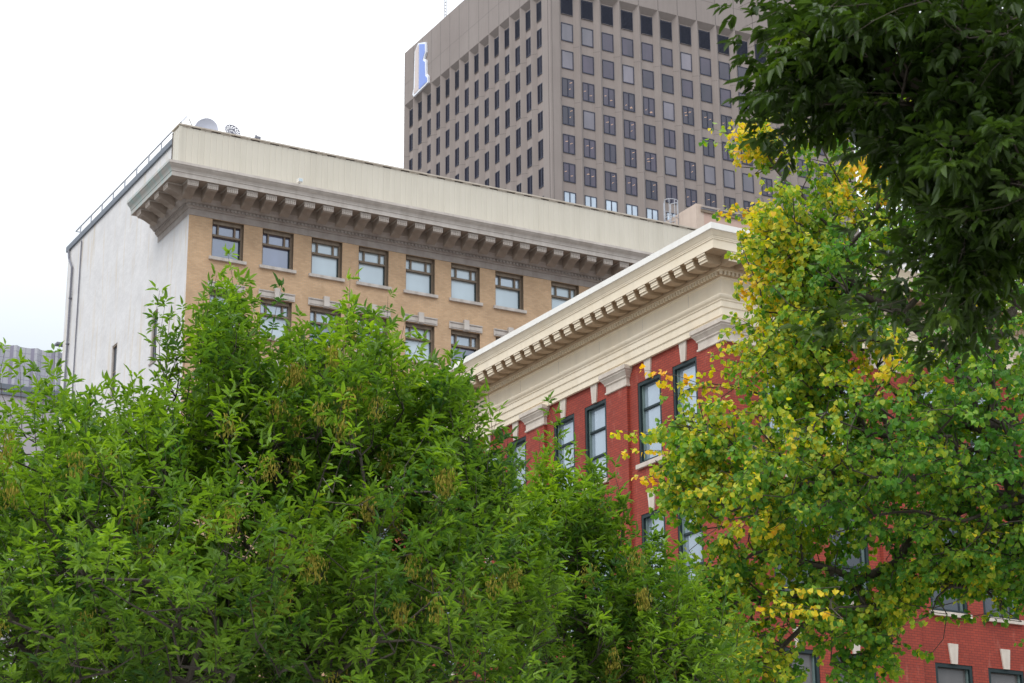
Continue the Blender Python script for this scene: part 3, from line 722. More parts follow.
# ================================================================== FAR BUILDING
Fb = thing('fluted_panel_building', (-41.9909, 185.3018, 0), YT, 'distant pale grey building with folded panel facade at the left edge', 'building')
mb = MB(); FXA, FXB, pp = -29.25, 15.6, 1.95
u = FXA; pts = []
while u < FXB: pts += [(u, 0.0), (u + 0.95, 0.0), (u + 1.45, -0.42), (u + 1.95, 0.0)]; u += pp
for a, b in zip(pts, pts[1:]):
    if a != b: mb.poly([(a[0], a[1], 0), (b[0], b[1], 0), (b[0], b[1], 62.0), (a[0], a[1], 62.0)], 'far')
mb.box(FXA, FXB, 0.5, 22, 0, 61.9, 'far'); mb.poly([(FXA, 0, 61.95), (FXB, 0, 61.95), (FXB, 1, 61.95), (FXA, 1, 61.95)], 'roof')
mb.build('folded_facade', Fb)
mb = MB(); mb.box(FXA - 4, FXB, -7, -0.5, 0, 55.6, 'far_low'); mb.build('low_wing', Fb)
mb = MB(); mb.box(FXA - 4.2, FXB, -7.2, -0.5, 55.6, 56.05, 'coping'); mb.box(FXA - 4.2, FXB, -7.15, -7.0, 55.1, 55.3, 'coping'); mb.build('coping', Fb)
mb = MB(); mb.box(-1.0, 3.0, -1.6, -0.8, 62.3, 62.5, 'pipe'); mb.tube((0.3, -1.2, 61.9), (0.3, -1.2, 62.3), 0.06, 'pipe'); mb.tube((2.2, -0.9, 61.5), (2.2, -0.9, 62.3), 0.06, 'pipe'); mb.build('roof_beam', Fb)

# ================================================================== GROUND
def slab(name, x0, x1, y0, y1, z0, z1, mat):
    mb = MB()
    if z0 == z1: mb.poly([(x0, y0, z0), (x1, y0, z0), (x1, y1, z0), (x0, y1, z0)], mat)
    else: mb.box(x0, x1, y0, y1, z0, z1, mat)
    return tag(mb.build(name), kind='structure')
MT['asphalt'] = mottled('asphalt', (0.045, 0.045, 0.048), (0.075, 0.074, 0.075), scale=1.0, rough=0.9)
MT['ground'] = mottled('ground_paving', (0.12, 0.115, 0.105), (0.17, 0.16, 0.15), scale=0.5, rough=0.9)
MT['paving'] = mottled('paving', (0.30, 0.285, 0.26), (0.38, 0.36, 0.33), scale=0.8, rough=0.9)
slab('ground', -1500, 1500, -1500, 1500, -0.02, -0.02, 'ground')
rd = slab('road', -60, 60, 30, 42, -0.016, -0.016, 'asphalt')
slab('pavement', -60, 60, 42, 52, -0.016, 0.11, 'paving'); slab('pavement', -60, 60, 10, 30, -0.016, 0.10, 'paving')
MT['road_paint'] = plain('road_paint', (0.7, 0.68, 0.6))
mb = MB()
for i in range(-14, 15): mb.poly([(i * 4, 35.93, -0.010), (i * 4 + 2, 35.93, -0.010), (i * 4 + 2, 36.07, -0.010), (i * 4, 36.07, -0.010)], 'road_paint')
tag(mb.build('road_markings'), kind='structure')

# ================================================================== TREES
def leaf_mat(name, stops, trans=0.35, rough=0.42, spec=0.4):
    m, nt, b = new_mat(name)
    at_ = N(nt, 'ShaderNodeAttribute', attribute_name='tint')
    r = ramp(nt, stops); nt.links.new(at_.outputs['Fac'], r.inputs[0])
    nt.links.new(r.outputs[0], b.inputs['Base Color']); b.inputs['Roughness'].default_value = rough; b.inputs['Specular IOR Level'].default_value = spec
    tr = N(nt, 'ShaderNodeBsdfTranslucent')
    hs = N(nt, 'ShaderNodeHueSaturation'); hs.inputs['Saturation'].default_value = 1.15; hs.inputs['Value'].default_value = 1.25; hs.inputs['Hue'].default_value = 0.495
    nt.links.new(r.outputs[0], hs.inputs['Color']); nt.links.new(hs.outputs[0], tr.inputs['Color'])
    mx = N(nt, 'ShaderNodeMixShader'); mx.inputs['Fac'].default_value = trans
    nt.links.new(b.outputs[0], mx.inputs[1]); nt.links.new(tr.outputs[0], mx.inputs[2]); nt.links.new(mx.outputs[0], nt.nodes['Material Output'].inputs['Surface'])
    return m
LM_BOX = leaf_mat('maple_leaf', [(0.0, (0.055, 0.13, 0.032)), (0.35, (0.145, 0.255, 0.042)), (0.65, (0.225, 0.36, 0.052)), (0.85, (0.26, 0.40, 0.06)), (1.0, (0.36, 0.42, 0.06))], 0.48, spec=0.22)
LM_YEL = leaf_mat('turning_leaf', [(0.0, (0.055, 0.165, 0.035)), (0.3, (0.125, 0.285, 0.045)), (0.5, (0.29, 0.41, 0.05)), (0.7, (0.62, 0.58, 0.06)), (0.88, (0.82, 0.62, 0.05)), (1.0, (0.82, 0.48, 0.05))], 0.48, spec=0.22)
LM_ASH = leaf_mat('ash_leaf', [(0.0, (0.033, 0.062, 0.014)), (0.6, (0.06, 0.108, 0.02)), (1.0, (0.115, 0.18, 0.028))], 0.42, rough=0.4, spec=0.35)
MT['bark'] = mottled('bark', (0.045, 0.036, 0.030), (0.10, 0.082, 0.066), scale=7.0, rough=0.95, bumpy=0.6, fine=25.0)
MT['bark_grey'] = mottled('bark_grey', (0.10, 0.082, 0.066), (0.19, 0.155, 0.125), scale=9.0, rough=0.95, bumpy=0.5, fine=25.0)
MT['seed'] = mottled('seed_wings', (0.17, 0.165, 0.03), (0.30, 0.25, 0.04), scale=6.0, rough=0.95)
MT['seed'].node_tree.nodes['Principled BSDF'].inputs['Specular IOR Level'].default_value = 0.05

def unit(a): return a / np.maximum(np.linalg.norm(a, axis=-1, keepdims=True), 1e-9)

def np_mesh(name, verts, faces4, mat, parent, tint=None, smooth=False):
    """verts (V,3), faces (F,4) -> one mesh object"""
    me = bpy.data.meshes.new(name)
    nv, nf = len(verts), len(faces4)
    me.vertices.add(nv); me.vertices.foreach_set('co', verts.astype(np.float32).ravel())
    me.loops.add(nf * 4); me.loops.foreach_set('vertex_index', faces4.astype(np.int32).ravel())
    me.polygons.add(nf); me.polygons.foreach_set('loop_start', np.arange(0, nf * 4, 4, dtype=np.int32))
    try: me.polygons.foreach_set('loop_total', np.full(nf, 4, dtype=np.int32))
    except Exception: pass
    if tint is not None:
        a = me.attributes.new('tint', 'FLOAT', 'FACE'); a.data.foreach_set('value', tint.astype(np.float32))
    me.materials.append(MT[mat] if isinstance(mat, str) else mat)
    me.update(calc_edges=True)
    if smooth: me.polygons.foreach_set('use_smooth', np.ones(nf, dtype=bool))
    o = bpy.data.objects.new(name, me); col.objects.link(o); o.parent = parent
    return o

def leaflets(base, dirv, nrm, length, width, fold=0.25, droop=0.0, shape='lance'):
    """two folded quads per leaflet; arrays (n,3)... returns verts (n*6,3), faces"""
    n = len(base); side = unit(np.cross(dirv, nrm)); up = unit(np.cross(side, dirv))
    L = length[:, None]; Wd = width[:, None]
    if shape == 'lance': a1, a2, w1, w2 = 0.30, 0.68, 0.5, 0.36
    else: a1, a2, w1, w2 = 0.22, 0.62, 0.52, 0.42
    tip = base + dirv * L - up * L * (0.12 + droop)
    m1 = base + dirv * L * a1; m2 = base + dirv * L * a2 - up * L * 0.04
    l1 = m1 + side * Wd * w1 + up * Wd * fold; r1 = m1 - side * Wd * w1 + up * Wd * fold
    l2 = m2 + side * Wd * w2 + up * Wd * fold * 0.6; r2 = m2 - side * Wd * w2 + up * Wd * fold * 0.6
    V = np.stack([base, l1, l2, tip, r2, r1], axis=1).reshape(-1, 3)
    k = np.arange(n)[:, None] * 6
    Fc = np.concatenate([k + np.array([[0, 1, 2, 3]]), k + np.array([[0, 3, 4, 5]])], axis=1).reshape(-1, 4)
    return V, Fc

def skeleton(base, top, tips, step=0.22, seed=1, sag=0.0, rexp=0.5, lof=0.5, rtip=0.0035, rmax=0.2):
    """grow a branch graph from a trunk line to many twig bases"""
    r_ = np.random.default_rng(seed)
    pts = [np.array(base, float)]; par = [-1]; plen = [0.0]
    top = np.array(top, float); n = max(3, int(np.linalg.norm(top - pts[0]) / 0.4))
    b0 = pts[0].copy(); wob = r_.normal(0, 0.05, 3); wob[2] = 0
    for i in range(1, n + 1):
        t = i / n; p = b0 * (1 - t) + top * t + wob * math.sin(t * 5) * 2
        pts.append(p); par.append(len(pts) - 2); plen.append(plen[-1] + 0.4)
    P = np.zeros((60000, 3)); P[:len(pts)] = pts; PLn = np.zeros(60000); PLn[:len(pts)] = plen; m = len(pts)
    par = list(par)
    lo = int(n * lof)
    order = np.argsort(np.linalg.norm(tips - top, axis=1) + r_.normal(0, 0.25, len(tips)))
    ends = np.zeros(len(tips), int)
    for ti in order:
        t = tips[ti]
        d = np.linalg.norm(P[lo:m] - t, axis=1) + 0.22 * PLn[lo:m] + np.maximum(0, P[lo:m, 2] - t[2]) * 0.5
        j = int(np.argmin(d)) + lo; a = P[j].copy(); dist = np.linalg.norm(t - a); k = max(1, int(dist / step)); prev = j
        perp = r_.normal(0, 1, 3) * dist * 0.09; perp[2] -= sag * dist
        for q in range(1, k + 1):
            s = q / k
            P[m] = a * (1 - s) + t * s + perp * math.sin(s * math.pi) + r_.normal(0, 0.012, 3) * (q < k)
            PLn[m] = PLn[prev] + dist / k; par.append(prev); prev = m; m += 1
        ends[ti] = prev
    P = P[:m]; par = np.array(par)
    cnt = np.zeros(m); 
    for e in ends: cnt[e] += 1
    for i in range(m - 1, 0, -1): cnt[par[i]] += cnt[i]
    rad = np.minimum(rtip * np.maximum(cnt, 1) ** rexp, rmax)
    return P, par, rad, ends

def tubes(P, par, rad, sel, sides=5):
    idx = np.nonzero(sel & (par >= 0))[0]; A = P[par[idx]]; B = P[idx]; ra = np.minimum(rad[par[idx]], rad[idx] * 1.6); rb = rad[idx]
    d = unit(B - A); ref = np.where(np.abs(d[:, 2:3]) > 0.9, np.array([[1.0, 0, 0]]), np.array([[0, 0, 1.0]]))
    u = unit(np.cross(d, ref)); v = np.cross(d, u); n = len(idx)
    ang = np.arange(sides) * 2 * math.pi / sides; ring = u[:, None, :] * np.cos(ang)[None, :, None] + v[:, None, :] * np.sin(ang)[None, :, None]
    V = np.concatenate([A[:, None] + ring * ra[:, None, None], (B + d * 0.0)[:, None] + ring * rb[:, None, None]], axis=1).reshape(-1, 3)
    k = np.arange(n)[:, None, None] * sides * 2; i = np.arange(sides); j = (i + 1) % sides
    Fc = (k + np.stack([i, j, j + sides, i + sides], axis=1)[None]).reshape(-1, 4)
    return V, Fc

def sample_env(env, n, r_, shell=0.45):
    """env: list of (px, py, dist, rx_px, ry_px, depth_m, weight)"""
    w = np.array([e[6] for e in env], float); w /= w.sum(); ks = r_.choice(len(env), n, p=w)
    out = np.zeros((n, 3)); cen = np.zeros((n, 3))
    for i, k in enumerate(ks):
        px, py, D, rx, ry, dd, _ = env[k]
        g = r_.normal(0, 1, 3); g /= np.linalg.norm(g); g *= r_.random() ** shell
        x = px + g[0] * rx; y = py + g[1] * ry; D2 = D + g[2] * dd
        # keep metric size: scale offsets as at the mean distance
        out[i] = at(x, y, D) + (at(px, py, D2) - at(px, py, D)) * np.array([1, 1, 0.35]); cen[i] = at(px, py, D)
    return out, cen

def build_tree(name, label, cat, base, top, env, ntw, leaf, seed, extra=None, bark='bark', sag=0.0, rexp=0.5, lof=0.5, rtip=0.0035, rmax=0.13, yellow=None, shell=0.45, extra2=None, gaps=None):
    r_ = np.random.default_rng(seed)
    t = thing(name, (float(base[0]), float(base[1]), 0.0), 0, label, cat)
    off = np.array([base[0], base[1], 0.0])
    tips, cen = sample_env(env, ntw, r_, shell)
    if gaps is not None:   # clumps of foliage with openings between them
        sc_, th_ = gaps; q_ = tips * sc_
        g_ = np.sin(q_[:, 0] + 1.3 * np.sin(q_[:, 2] * 0.7)) * np.sin(q_[:, 2] * 1.1 + seed) + 0.6 * np.sin(q_[:, 1] * 0.9 + q_[:, 0] * 0.6) * np.sin(q_[:, 0] * 1.9 + q_[:, 2] * 1.6)
        tips = tips[g_ > th_]; cen = cen[g_ > th_]
    if extra:
        e = np.array([at(*q) for q in extra]); tips = np.vstack([tips, e]); cen = np.vstack([cen, np.repeat(np.array([top]), len(e), 0)])
    nT = len(tips)
    out = unit(tips - cen); kind = leaf['kind']
    sl_ = r_.uniform(*leaf['shoot'], nT)
    if kind == 'box': sd = unit(out * 0.55 + np.array([0, 0, 0.75]) + r_.normal(0, 0.28, (nT, 3)))
    elif kind == 'round': sd = unit(out * 0.8 + np.array([-0.15, 0, -0.12]) + r_.normal(0, 0.38, (nT, 3)))
    else: sd = unit(out * 0.7 + np.array([-0.4, 0, -0.25]) + r_.normal(0, 0.3, (nT, 3)))
    if extra:
        ne = len(extra); sd[-ne:] = unit(np.array(leaf['edir'])[None] + r_.normal(0, 0.12, (ne, 3))); sl_[-ne:] = leaf['shoot'][1] * 1.1
    sb = tips - sd * sl_[:, None]
    P, par, rad, ends = skeleton(base, top, sb, seed=seed, sag=sag, rexp=rexp, lof=lof, rtip=rtip, rmax=rmax)
    isT = rad > rmax * 0.45
    V, Fc = tubes(P, par, rad, isT, 9); np_mesh('trunk', V - off, Fc, bark, t, smooth=True)
    V1, F1 = tubes(P, par, rad, ~isT, 5)
    # shoots themselves
    nseg = 3; Vs = []; 
    pa = sb.copy(); Ps = [sb]; bend = r_.normal(0, 0.06, (nT, 3))
    for q in range(1, nseg + 1): Ps.append(sb + sd * sl_[:, None] * q / nseg + bend * math.sin(q / nseg * math.pi) * sl_[:, None])
    PP = np.concatenate(Ps); pp = np.concatenate([np.full(nT, -1)] + [np.arange(nT) + (q - 1) * nT for q in range(1, nseg + 1)])
    rr = np.concatenate([np.full(nT, rtip * (1.0 - 0.22 * q)) for q in range(nseg + 1)])
    V2, F2 = tubes(PP, pp, rr, np.ones(len(PP), bool), 4)
    np_mesh('branches', np.vstack([V1, V2]) - off, np.vstack([F1, F2 + len(V1)]), bark, t, smooth=True)
    # leaves
    VV = []; FF = []; TT = []; nb = 0
    shoot_t = r_.normal(0, 1, nT)
    # neighbourhood colour patches
    def patchn(p): return np.sin(p[:, 0] * 2.1 + seed) * np.sin(p[:, 1] * 1.7 + 2) * np.sin(p[:, 2] * 2.6 + 1)
    yel = np.zeros(nT)
    if yellow:
        for (px, py, D, rad_px, amt) in yellow:
            c = at(px, py, D); s = rad_px / F_PX * D * 1.05
            # compare across the line of sight and loosely in depth
            dv = tips - c; rdir = unit(ray(px, py)); along = dv @ rdir; perp = np.linalg.norm(dv - along[:, None] * rdir, axis=1)
            yel = np.maximum(yel, amt * np.exp(-(perp / s) ** 2) * np.exp(-(along / 2.6) ** 2))
    def emit(b, d, nm, L, Wd, tint, **kw):
        nonlocal nb
        v, f = leaflets(b, d, nm, L, Wd, **kw); VV.append(v); FF.append(f + nb); nb += len(v); TT.append(np.repeat(np.clip(tint, 0, 1), 2))
    Z = np.array([0, 0, 1.0])
    if kind in ('box', 'ash'):
        nn = leaf['nodes']
        for q in range(nn):
            s = (q + 0.8) / nn
            pos = sb + sd * (sl_ * s)[:, None] + bend * (math.sin(s * math.pi) * sl_)[:, None]
            u = unit(np.cross(sd, Z) + 1e-3); v = np.cross(sd, u)
            ph = q * math.pi / 2 + shoot_t
            for sgn in (-1, 1):
                keep = r_.random(nT) < leaf['keep']
                lat = (u * np.cos(ph)[:, None] + v * np.sin(ph)[:, None]) * sgn
                last = q == nn - 1
                rdir = unit(lat * (0.85 if not last else 0.5) + sd * (0.55 if not last else 0.9) + np.array([0, 0, leaf['lift']]) + r_.normal(0, 0.2, (nT, 3)))
                rl = r_.uniform(*leaf['rachis'], nT) * (1 - 0.25 * s)
                nm = unit(Z[None] + r_.normal(0, 0.35, (nT, 3)) + lat * 0.2)
                sideb = unit(np.cross(rdir, nm)); lt = 0.38 + 0.14 * shoot_t + r_.normal(0, 0.10, nT) + 0.12 * patchn(tips) + yel * 0.5
                ll = r_.uniform(*leaf['len'], nT)
                np_ = leaf['pairs']
                # terminal leaflet
                def put(b_, d_, Lk, tk, drp):
                    k = keep; emit(b_[k], unit(d_)[k], nm[k], Lk[k], (Lk * leaf['wr'])[k], tk[k], droop=drp)
                put(pos + rdir * rl[:, None], rdir + r_.normal(0, 0.12, (nT, 3)), ll * 1.08, lt, 0.05)
                for pi in range(np_):
                    fr = 1 - (pi + 0.6) / (np_ + 0.35)
                    for s2 in (-1, 1):
                        d_ = rdir * 0.62 + sideb * s2 * 0.85 + np.array([0, 0, -0.18]) + r_.normal(0, 0.16, (nT, 3))
                        put(pos + rdir * (rl * (0.35 + 0.62 * fr))[:, None] - Z * 0.004, d_, ll * r_.uniform(0.75, 1.0, nT), lt + r_.normal(0, 0.05, nT), 0.08)
    else:
        nn = leaf['nodes']
        for q in range(nn):
            s = (q + r_.random(nT)) / nn
            pos = sb + sd * (sl_ * s)[:, None] + bend * (np.sin(s * math.pi) * sl_)[:, None]
            lat = unit(r_.normal(0, 1, (nT, 3)))
            for cl in range(leaf['cluster']):
                ld = unit(lat * 0.7 + r_.normal(0, 0.55, (nT, 3)) + np.array([0, 0, -0.35]))
                b_ = pos + ld * r_.uniform(0.02, 0.055, nT)[:, None]
                d_ = unit(ld * 0.8 + np.array([0, 0, -0.55]) + r_.normal(0, 0.3, (nT, 3)))
                nm = unit(r_.normal(0, 0.6, (nT, 3)) + np.array([-0.15, -0.75, 0.55]))
                L = r_.uniform(*leaf['len'], nT)
                tnt = 0.30 + 0.08 * shoot_t + r_.normal(0, 0.10, nT) + 0.07 * patchn(tips) + yel * np.where(r_.random(nT) < 0.35 + 0.6 * yel, r_.uniform(0.65, 1.05, nT), r_.uniform(0.1, 0.4, nT))
                rare = r_.random(nT) < 0.012; tnt[rare] = 0.85
                emit(b_, d_, nm, L, L * leaf['wr'], tnt, shape='round', fold=0.15, droop=0.03)
    if extra2:
        pass
    np_mesh('crown', np.vstack(VV) - off, np.vstack(FF), leaf['mat'], t, tint=np.concatenate(TT))
    return t, P, rad, tips, off

def seed_clusters(t, spots, off, n_per=70, seed=3, tips=None):
    if tips is not None:   # hang each bunch from the nearest shoot
        spots = [tips[int(np.argmin(np.linalg.norm(tips - np.array(q), axis=1)))] - np.array([0, 0, 0.12]) for q in spots]
    r_ = np.random.default_rng(seed); protos = []
    for v in range(5):
        V = []; Fc = []; k = 0
        n = n_per
        b = np.stack([r_.normal(0, 0.035, n), r_.normal(0, 0.035, n), -r_.uniform(0.0, 0.17, n)], 1)
        d = unit(np.stack([r_.normal(0, 0.28, n), r_.normal(0, 0.28, n), -np.ones(n)], 1)); nm = unit(r_.normal(0, 1, (n, 3)))
        V, Fc = leaflets(b, d, nm, r_.uniform(0.03, 0.045, n), np.full(n, 0.009), fold=0.1)
        protos.append(np_mesh('seed_cluster', V, Fc, 'seed', t))
    for i, s in enumerate(spots):
        o = protos[i] if i < 5 else dup(protos[i % 5], t)
        o.location = tuple(np.array(s) - off); o.rotation_euler = (0, 0, r_.uniform(0, 6.28))

BOX = dict(kind='box', shoot=(0.26, 0.5), nodes=5, keep=0.92, lift=0.12, rachis=(0.05, 0.09), len=(0.062, 0.104), wr=0.30, pairs=2, mat=LM_BOX, edir=(0.0, 0, 1.0))
D1 = 16.0
env1 = [(230, 560, D1, 280, 170, 3.0, 3.6), (228, 365, D1 - .3, 42, 90, 1.0, 0.75), (345, 395, D1, 85, 85, 1.5, 1.25), (290, 430, D1 + .2, 110, 90, 1.6, 1.2), (70, 475, D1, 125, 90, 2.0, 1.5),
        (430, 460, D1 + .3, 70, 75, 1.4, 0.8), (-120, 560, D1, 170, 160, 2.6, 1.2), (410, 590, D1 + .4, 130, 120, 2.8, 1.9), (130, 620, D1, 280, 120, 3.2, 3.1), (165, 440, D1 + .2, 80, 60, 1.4, 0.7),
        (120, 720, D1, 300, 80, 2.4, 0.9), (400, 710, D1, 180, 80, 2.4, 0.9), (485, 480, D1 + .5, 45, 60, 1.0, 0.35), (440, 400, D1, 40, 30, 0.8, 0.22), (520, 580, D1 + .8, 45, 90, 1.2, 0.5)]
ex1 = [(228, 255, D1), (215, 290, D1), (243, 285, D1 - .3), (160, 290, D1), (180, 330, D1), (440, 366, D1), (450, 360, D1), (461, 360, D1 + .1), (446, 378, D1), (470, 380, D1), (434, 362, D1 - .1), (464, 392, D1), (455, 385, D1), (437, 385, D1), (478, 398, D1), (170, 318, D1 - .2), (165, 305, D1), (172, 345, D1), (166, 360, D1), (185, 310, D1), (281, 288, D1), (295, 330, D1), (350, 280, D1), (340, 310, D1 + .3), (388, 296, D1), (405, 322, D1),
       (452, 356, D1), (430, 365, D1 + .2), (462, 372, D1), (55, 352, D1), (75, 380, D1), (35, 372, D1), (110, 382, D1), (135, 378, D1), (20, 365, D1), (150, 400, D1), (5, 350, D1), (500, 410, D1), (488, 392, D1 + .3), (505, 440, D1), (255, 320, D1), (200, 350, D1),
       (312, 330, D1), (370, 320, D1), (420, 340, D1), (95, 395, D1)]
b1 = at(300, 683, D1 + 0.3); b1[2] = 0; top1 = at(290, 560, D1 + 0.2)
t1, P1, r1, tips1, off1 = build_tree('maple_tree', 'broad leafy green ash-leaved maple filling the lower left, hung with yellowish seed clusters', 'tree', b1, top1, env1, 3050, BOX, 5, extra=ex1, rmax=0.14)
rs = np.random.default_rng(8)
sp = []
for (px, py, sp_x, sp_y, n) in [(330, 380, 45, 40, 12), (40, 430, 25, 20, 5), (140, 505, 12, 15, 5), (240, 500, 30, 25, 9), (300, 350, 15, 25, 4), (400, 500, 60, 50, 9), (480, 560, 60, 50, 7), (290, 440, 50, 40, 8), (100, 590, 70, 50, 5), (395, 400, 35, 30, 7), (215, 560, 60, 50, 6), (300, 600, 80, 50, 6)]:
    for _ in range(n): sp.append(at(px + rs.normal(0, sp_x), py + rs.normal(0, sp_y), D1 - 1.35 + rs.normal(0, 0.5)))
seed_clusters(t1, sp, off1, tips=tips1)

D1b = 18.5
env1b = [(600, 610, D1b, 100, 85, 1.5, 1.5), (540, 520, D1b, 36, 66, 1.0, 0.6), (585, 520, D1b, 45, 55, 1.0, 0.6), (635, 580, D1b, 70, 42, 1.0, 0.4), (680, 640, D1b, 75, 75, 1.2, 0.9), (560, 660, D1b, 90, 80, 1.4, 0.8), (640, 700, D1b, 110, 60, 1.5, 0.8)]
ex1b = [(548, 402, D1b), (560, 425, D1b), (608, 462, D1b), (590, 470, D1b), (600, 492, D1b), (625, 500, D1b), (655, 530, D1b), (680, 545, D1b), (575, 448, D1b), (540, 440, D1b)]
b2 = at(588, 683, D1b); b2[2] = 0; top2 = at(592, 590, D1b)
t1b, P2, r2, tips2, off2 = build_tree('young_maple_tree', 'slim dark-stemmed maple between the big maple and the yellowing tree', 'tree', b2, top2, env1b, 680, dict(BOX), 17, extra=ex1b, rmax=0.10)
sp = [at(rs.uniform(560, 700), rs.uniform(520, 670), D1b - 0.9 + rs.normal(0, 0.3)) for _ in range(12)]
seed_clusters(t1b, sp, off2, seed=5, tips=tips2)

# yellowing tree on the right
RND = dict(kind='round', shoot=(0.28, 0.62), nodes=8, keep=1, cluster=4, len=(0.040, 0.068), wr=0.92, mat=LM_YEL, edir=(-0.9, 0, 0.15))
D2 = 22.0
env2 = [(860, 470, D2, 150, 110, 2.6, 3.2), (960, 430, D2, 120, 170, 2.8, 2.6), (765, 500, D2 - .5, 100, 80, 1.9, 1.5), (850, 260, D2, 110, 140, 2.0, 2.4), (785, 260, D2 - .3, 60, 85, 1.2, 1.5), (790, 350, D2 - .4, 75, 70, 1.2, 1.2), (900, 120, D2, 130, 130, 2.0, 2.0),
        (800, 600, D2, 85, 70, 1.4, 0.9), (1040, 520, D2, 110, 100, 1.8, 1.3), (1080, 280, D2 + .5, 160, 220, 2.6, 2.2), (700, 440, D2 - .8, 62, 45, 0.9, 0.5), (755, 150, D2, 40, 35, 0.8, 0.25), (750, 670, D2, 65, 50, 1.2, 0.6), (860, 670, D2, 60, 50, 1.1, 0.35),
        (960, 560, D2, 80, 55, 1.3, 0.7), (680, 490, D2 - .6, 40, 40, 0.8, 0.22), (720, 570, D2 - .3, 30, 40, 0.8, 0.2), (1000, -20, D2 + 1, 220, 90, 2.8, 1.1), (872, 625, D2, 55, 50, 1.0, 0.55), (975, 572, D2, 75, 28, 1.0, 0.6), (905, 590, D2, 45, 30, 0.8, 0.35), (715, 610, D2, 42, 60, 1.0, 0.5), (800, 400, D2, 60, 60, 1.4, 0.7)]
ex2 = [(700, 140, D2), (712, 128, D2), (728, 118, D2), (722, 150, D2), (745, 125, D2), (640, 370, D2), (650, 378, D2), (612, 432, D2), (618, 455, D2), (622, 430, D2), (690, 380, D2), (672, 385, D2), (700, 372, D2), (715, 345, D2), (640, 478, D2), (650, 468, D2), (632, 474, D2),
       (715, 210, D2), (728, 205, D2), (712, 215, D2), (735, 290, D2), (728, 320, D2), (705, 355, D2), (742, 245, D2), (855, 165, D2 - 1.5), (845, 185, D2 - 1.5), (862, 182, D2 - 1.5), (658, 395, D2), (660, 440, D2), (690, 450, D2), (940, 620, D2), (955, 612, D2), (1000, 605, D2), (1015, 640, D2), (770, 590, D2 - 2), (775, 600, D2 - 2), (762, 606, D2 - 2)]
yel2 = [(735, 128, D2, 50, 0.68), (640, 372, D2, 22, 0.8), (700, 345, D2, 55, 0.6), (690, 380, D2, 45, 0.62), (618, 445, D2, 32, 0.6), (640, 475, D2, 32, 0.6), (728, 215, D2, 55, 0.72), (745, 290, D2, 65, 0.62), (850, 172, D2 - 1.5, 36, 0.9),
        (775, 592, D2 - 2, 34, 0.72), (880, 355, D2 - 1.5, 32, 0.75), (800, 18, D2, 35, 0.7), (700, 480, D2, 60, 0.42), (750, 640, D2 - 1, 60, 0.42), (790, 420, D2 - 1.5, 65, 0.38), (900, 610, D2 - 1, 50, 0.32), (745, 530, D2 - 1, 55, 0.42), (785, 340, D2 - 1, 80, 0.34), (975, 590, D2 - 1, 40, 0.3),
        (700, 430, D2 - 1, 60, 0.36), (770, 230, D2 - 1, 70, 0.45), (850, 480, D2 - 1.5, 70, 0.16)]
b3 = at(1085, 683, D2 + .5); b3[2] = 0; top3 = at(1010, 430, D2 + .3)
t2, P3, r3, tips3, off3 = build_tree('yellowing_tree', 'right-hand tree with small rounded leaves turning yellow at the branch ends', 'tree', b3, top3, env2, 3250, RND, 23, extra=ex2, rmax=0.12, yellow=yel2, rtip=0.0042, rexp=0.43, lof=0.9, gaps=(3.2, -0.88))

# dark ash boughs, close and overhead
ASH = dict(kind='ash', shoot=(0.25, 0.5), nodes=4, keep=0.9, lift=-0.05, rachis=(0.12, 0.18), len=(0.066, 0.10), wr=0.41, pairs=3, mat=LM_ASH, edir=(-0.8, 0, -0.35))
D3 = 10.0
env3 = [(930, 60, D3, 150, 95, 1.4, 1.5), (985, 190, D3, 95, 100, 1.2, 1.0), (825, 40, D3 - .2, 60, 45, 0.8, 0.42), (918, 150, D3, 62, 50, 0.8, 0.42), (960, 280, D3, 50, 50, 0.6, 0.16), (1120, 100, D3 + .5, 150, 220, 1.8, 1.1), (900, -110, D3, 260, 90, 2.0, 0.9), (1020, -230, D3, 300, 90, 2.0, 0.6),
        (1250, -60, D3, 180, 200, 2.0, 0.7), (845, 88, D3, 52, 32, 0.7, 0.25), (795, 70, D3, 48, 70, 0.7, 0.15)]
ex3 = [(738, 8, D3), (742, 28, D3), (752, 98, D3), (765, 128, D3), (748, 48, D3), (760, 55, D3), (755, 78, D3), (768, 105, D3), (775, 135, D3), (790, 150, D3), (800, 128, D3), (785, 68, D3), (830, 310, D3), (812, 330, D3), (840, 325, D3), (880, 255, D3), (870, 270, D3), (865, 215, D3), (925, 345, D3), (940, 355, D3), (900, 340, D3), (860, 235, D3), (955, 330, D3)]
b4 = at(1500, 500, D3 + 0.5); b4[2] = 0; top4 = at(1270, 20, D3 + .2)
t3, P4, r4, tips4, off4 = build_tree('ash_tree', 'dark shaded ash boughs hanging into the upper right corner, nearest to the viewer', 'tree', b4, top4, env3, 840, ASH, 31, extra=ex3, rmax=0.17, bark='bark_grey', sag=0.05, rtip=0.0028, gaps=(6.0, -0.50))

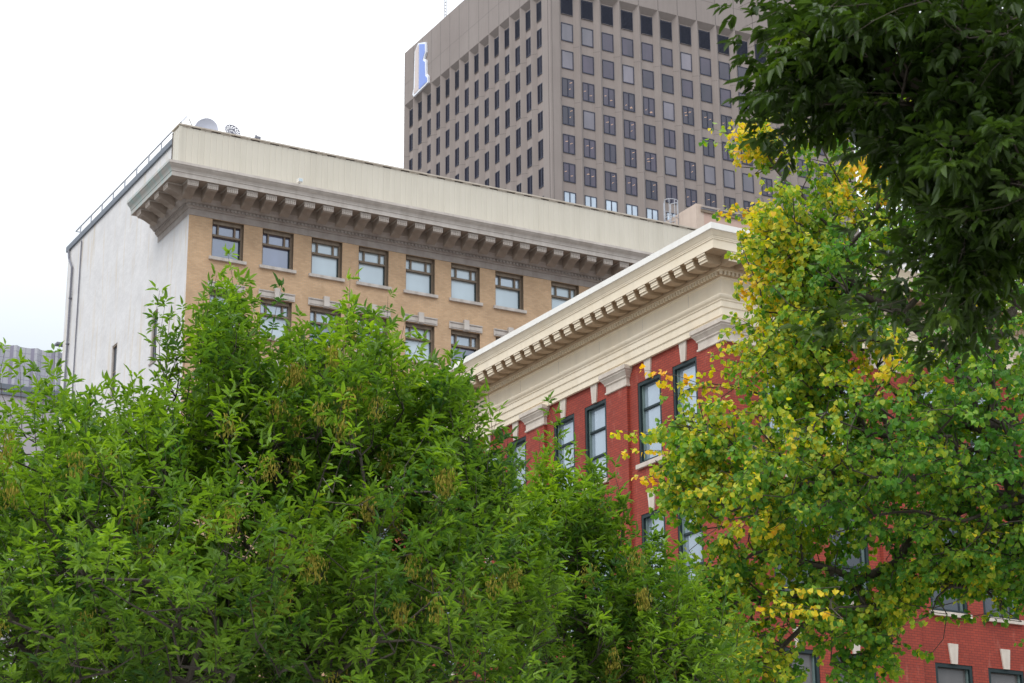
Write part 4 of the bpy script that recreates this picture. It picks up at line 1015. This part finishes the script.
# ================================================================== WORLD + SUN
w = bpy.data.worlds.new("World"); scn.world = w; w.use_nodes = True; nt = w.node_tree
bg = nt.nodes['Background']; out = nt.nodes['World Output']
SUN_EL, SUN_AZ = math.radians(48), math.radians(215)   # azimuth clockwise from +Y: behind and left of the camera
sky = N(nt, 'ShaderNodeTexSky', sky_type='NISHITA', sun_disc=False, sun_elevation=SUN_EL, sun_rotation=SUN_AZ)
nt.links.new(sky.outputs[0], bg.inputs['Color']); bg.inputs['Strength'].default_value = 0.10
cl = N(nt, 'ShaderNodeBackground'); tc = N(nt, 'ShaderNodeTexCoord'); nz = N(nt, 'ShaderNodeTexNoise'); nz.inputs['Scale'].default_value = 1.6; nz.inputs['Detail'].default_value = 6
mp = N(nt, 'ShaderNodeMapping'); mp.inputs['Scale'].default_value = (1, 1, 2.2); nt.links.new(tc.outputs['Generated'], mp.inputs[0]); nt.links.new(mp.outputs[0], nz.inputs['Vector'])
r = ramp(nt, [(0.34, (0.80, 0.88, 1.0)), (0.56, (0.97, 0.985, 1.0)), (0.75, (1, 1, 1))]); nt.links.new(nz.outputs['Fac'], r.inputs[0]); nt.links.new(r.outputs[0], cl.inputs['Color'])
sx = N(nt, 'ShaderNodeSeparateXYZ'); nt.links.new(tc.outputs['Generated'], sx.inputs[0])
mr = N(nt, 'ShaderNodeMapRange'); mr.inputs['From Min'].default_value = 0.0; mr.inputs['From Max'].default_value = 1.0; mr.inputs['To Min'].default_value = 0.55; mr.inputs['To Max'].default_value = 3.5
nt.links.new(sx.outputs[2], mr.inputs['Value']); nt.links.new(mr.outputs[0], cl.inputs['Strength'])
bl = N(nt, 'ShaderNodeMapRange'); bl.inputs['From Min'].default_value = 0.30; bl.inputs['From Max'].default_value = 0.42; nt.links.new(sx.outputs[2], bl.inputs['Value'])
tb = N(nt, 'ShaderNodeMixRGB', blend_type='MULTIPLY'); tb.inputs['Fac'].default_value = 1; cr_ = N(nt, 'ShaderNodeMixRGB'); cr_.inputs['Color1'].default_value = (0.70, 0.745, 0.78, 1); cr_.inputs['Color2'].default_value = (1, 1, 1, 1)
nt.links.new(bl.outputs[0], cr_.inputs['Fac']); nt.links.new(r.outputs[0], tb.inputs['Color1']); nt.links.new(cr_.outputs[0], tb.inputs['Color2']); nt.links.new(tb.outputs[0], cl.inputs['Color'])
mx = N(nt, 'ShaderNodeMixShader'); mx.inputs['Fac'].default_value = 0.85
nt.links.new(bg.outputs[0], mx.inputs[1]); nt.links.new(cl.outputs[0], mx.inputs[2]); nt.links.new(mx.outputs[0], out.inputs['Surface'])
sd_ = bpy.data.lights.new('sun', 'SUN'); sd_.energy = 1.1; sd_.angle = math.radians(25); sd_.color = (1, 0.96, 0.9)
so = bpy.data.objects.new('sun', sd_); col.objects.link(so)
sv = Vector((math.sin(SUN_AZ) * math.cos(SUN_EL), math.cos(SUN_AZ) * math.cos(SUN_EL), math.sin(SUN_EL)))
so.rotation_euler = sv.to_track_quat('Z', 'Y').to_euler()

scn.view_settings.view_transform = 'Standard'; scn.view_settings.look = 'None'; scn.view_settings.gamma = 1; scn.view_settings.exposure = -0.03
scn.render.engine = 'CYCLES'
scn.render.resolution_x = 1024; scn.render.resolution_y = 683
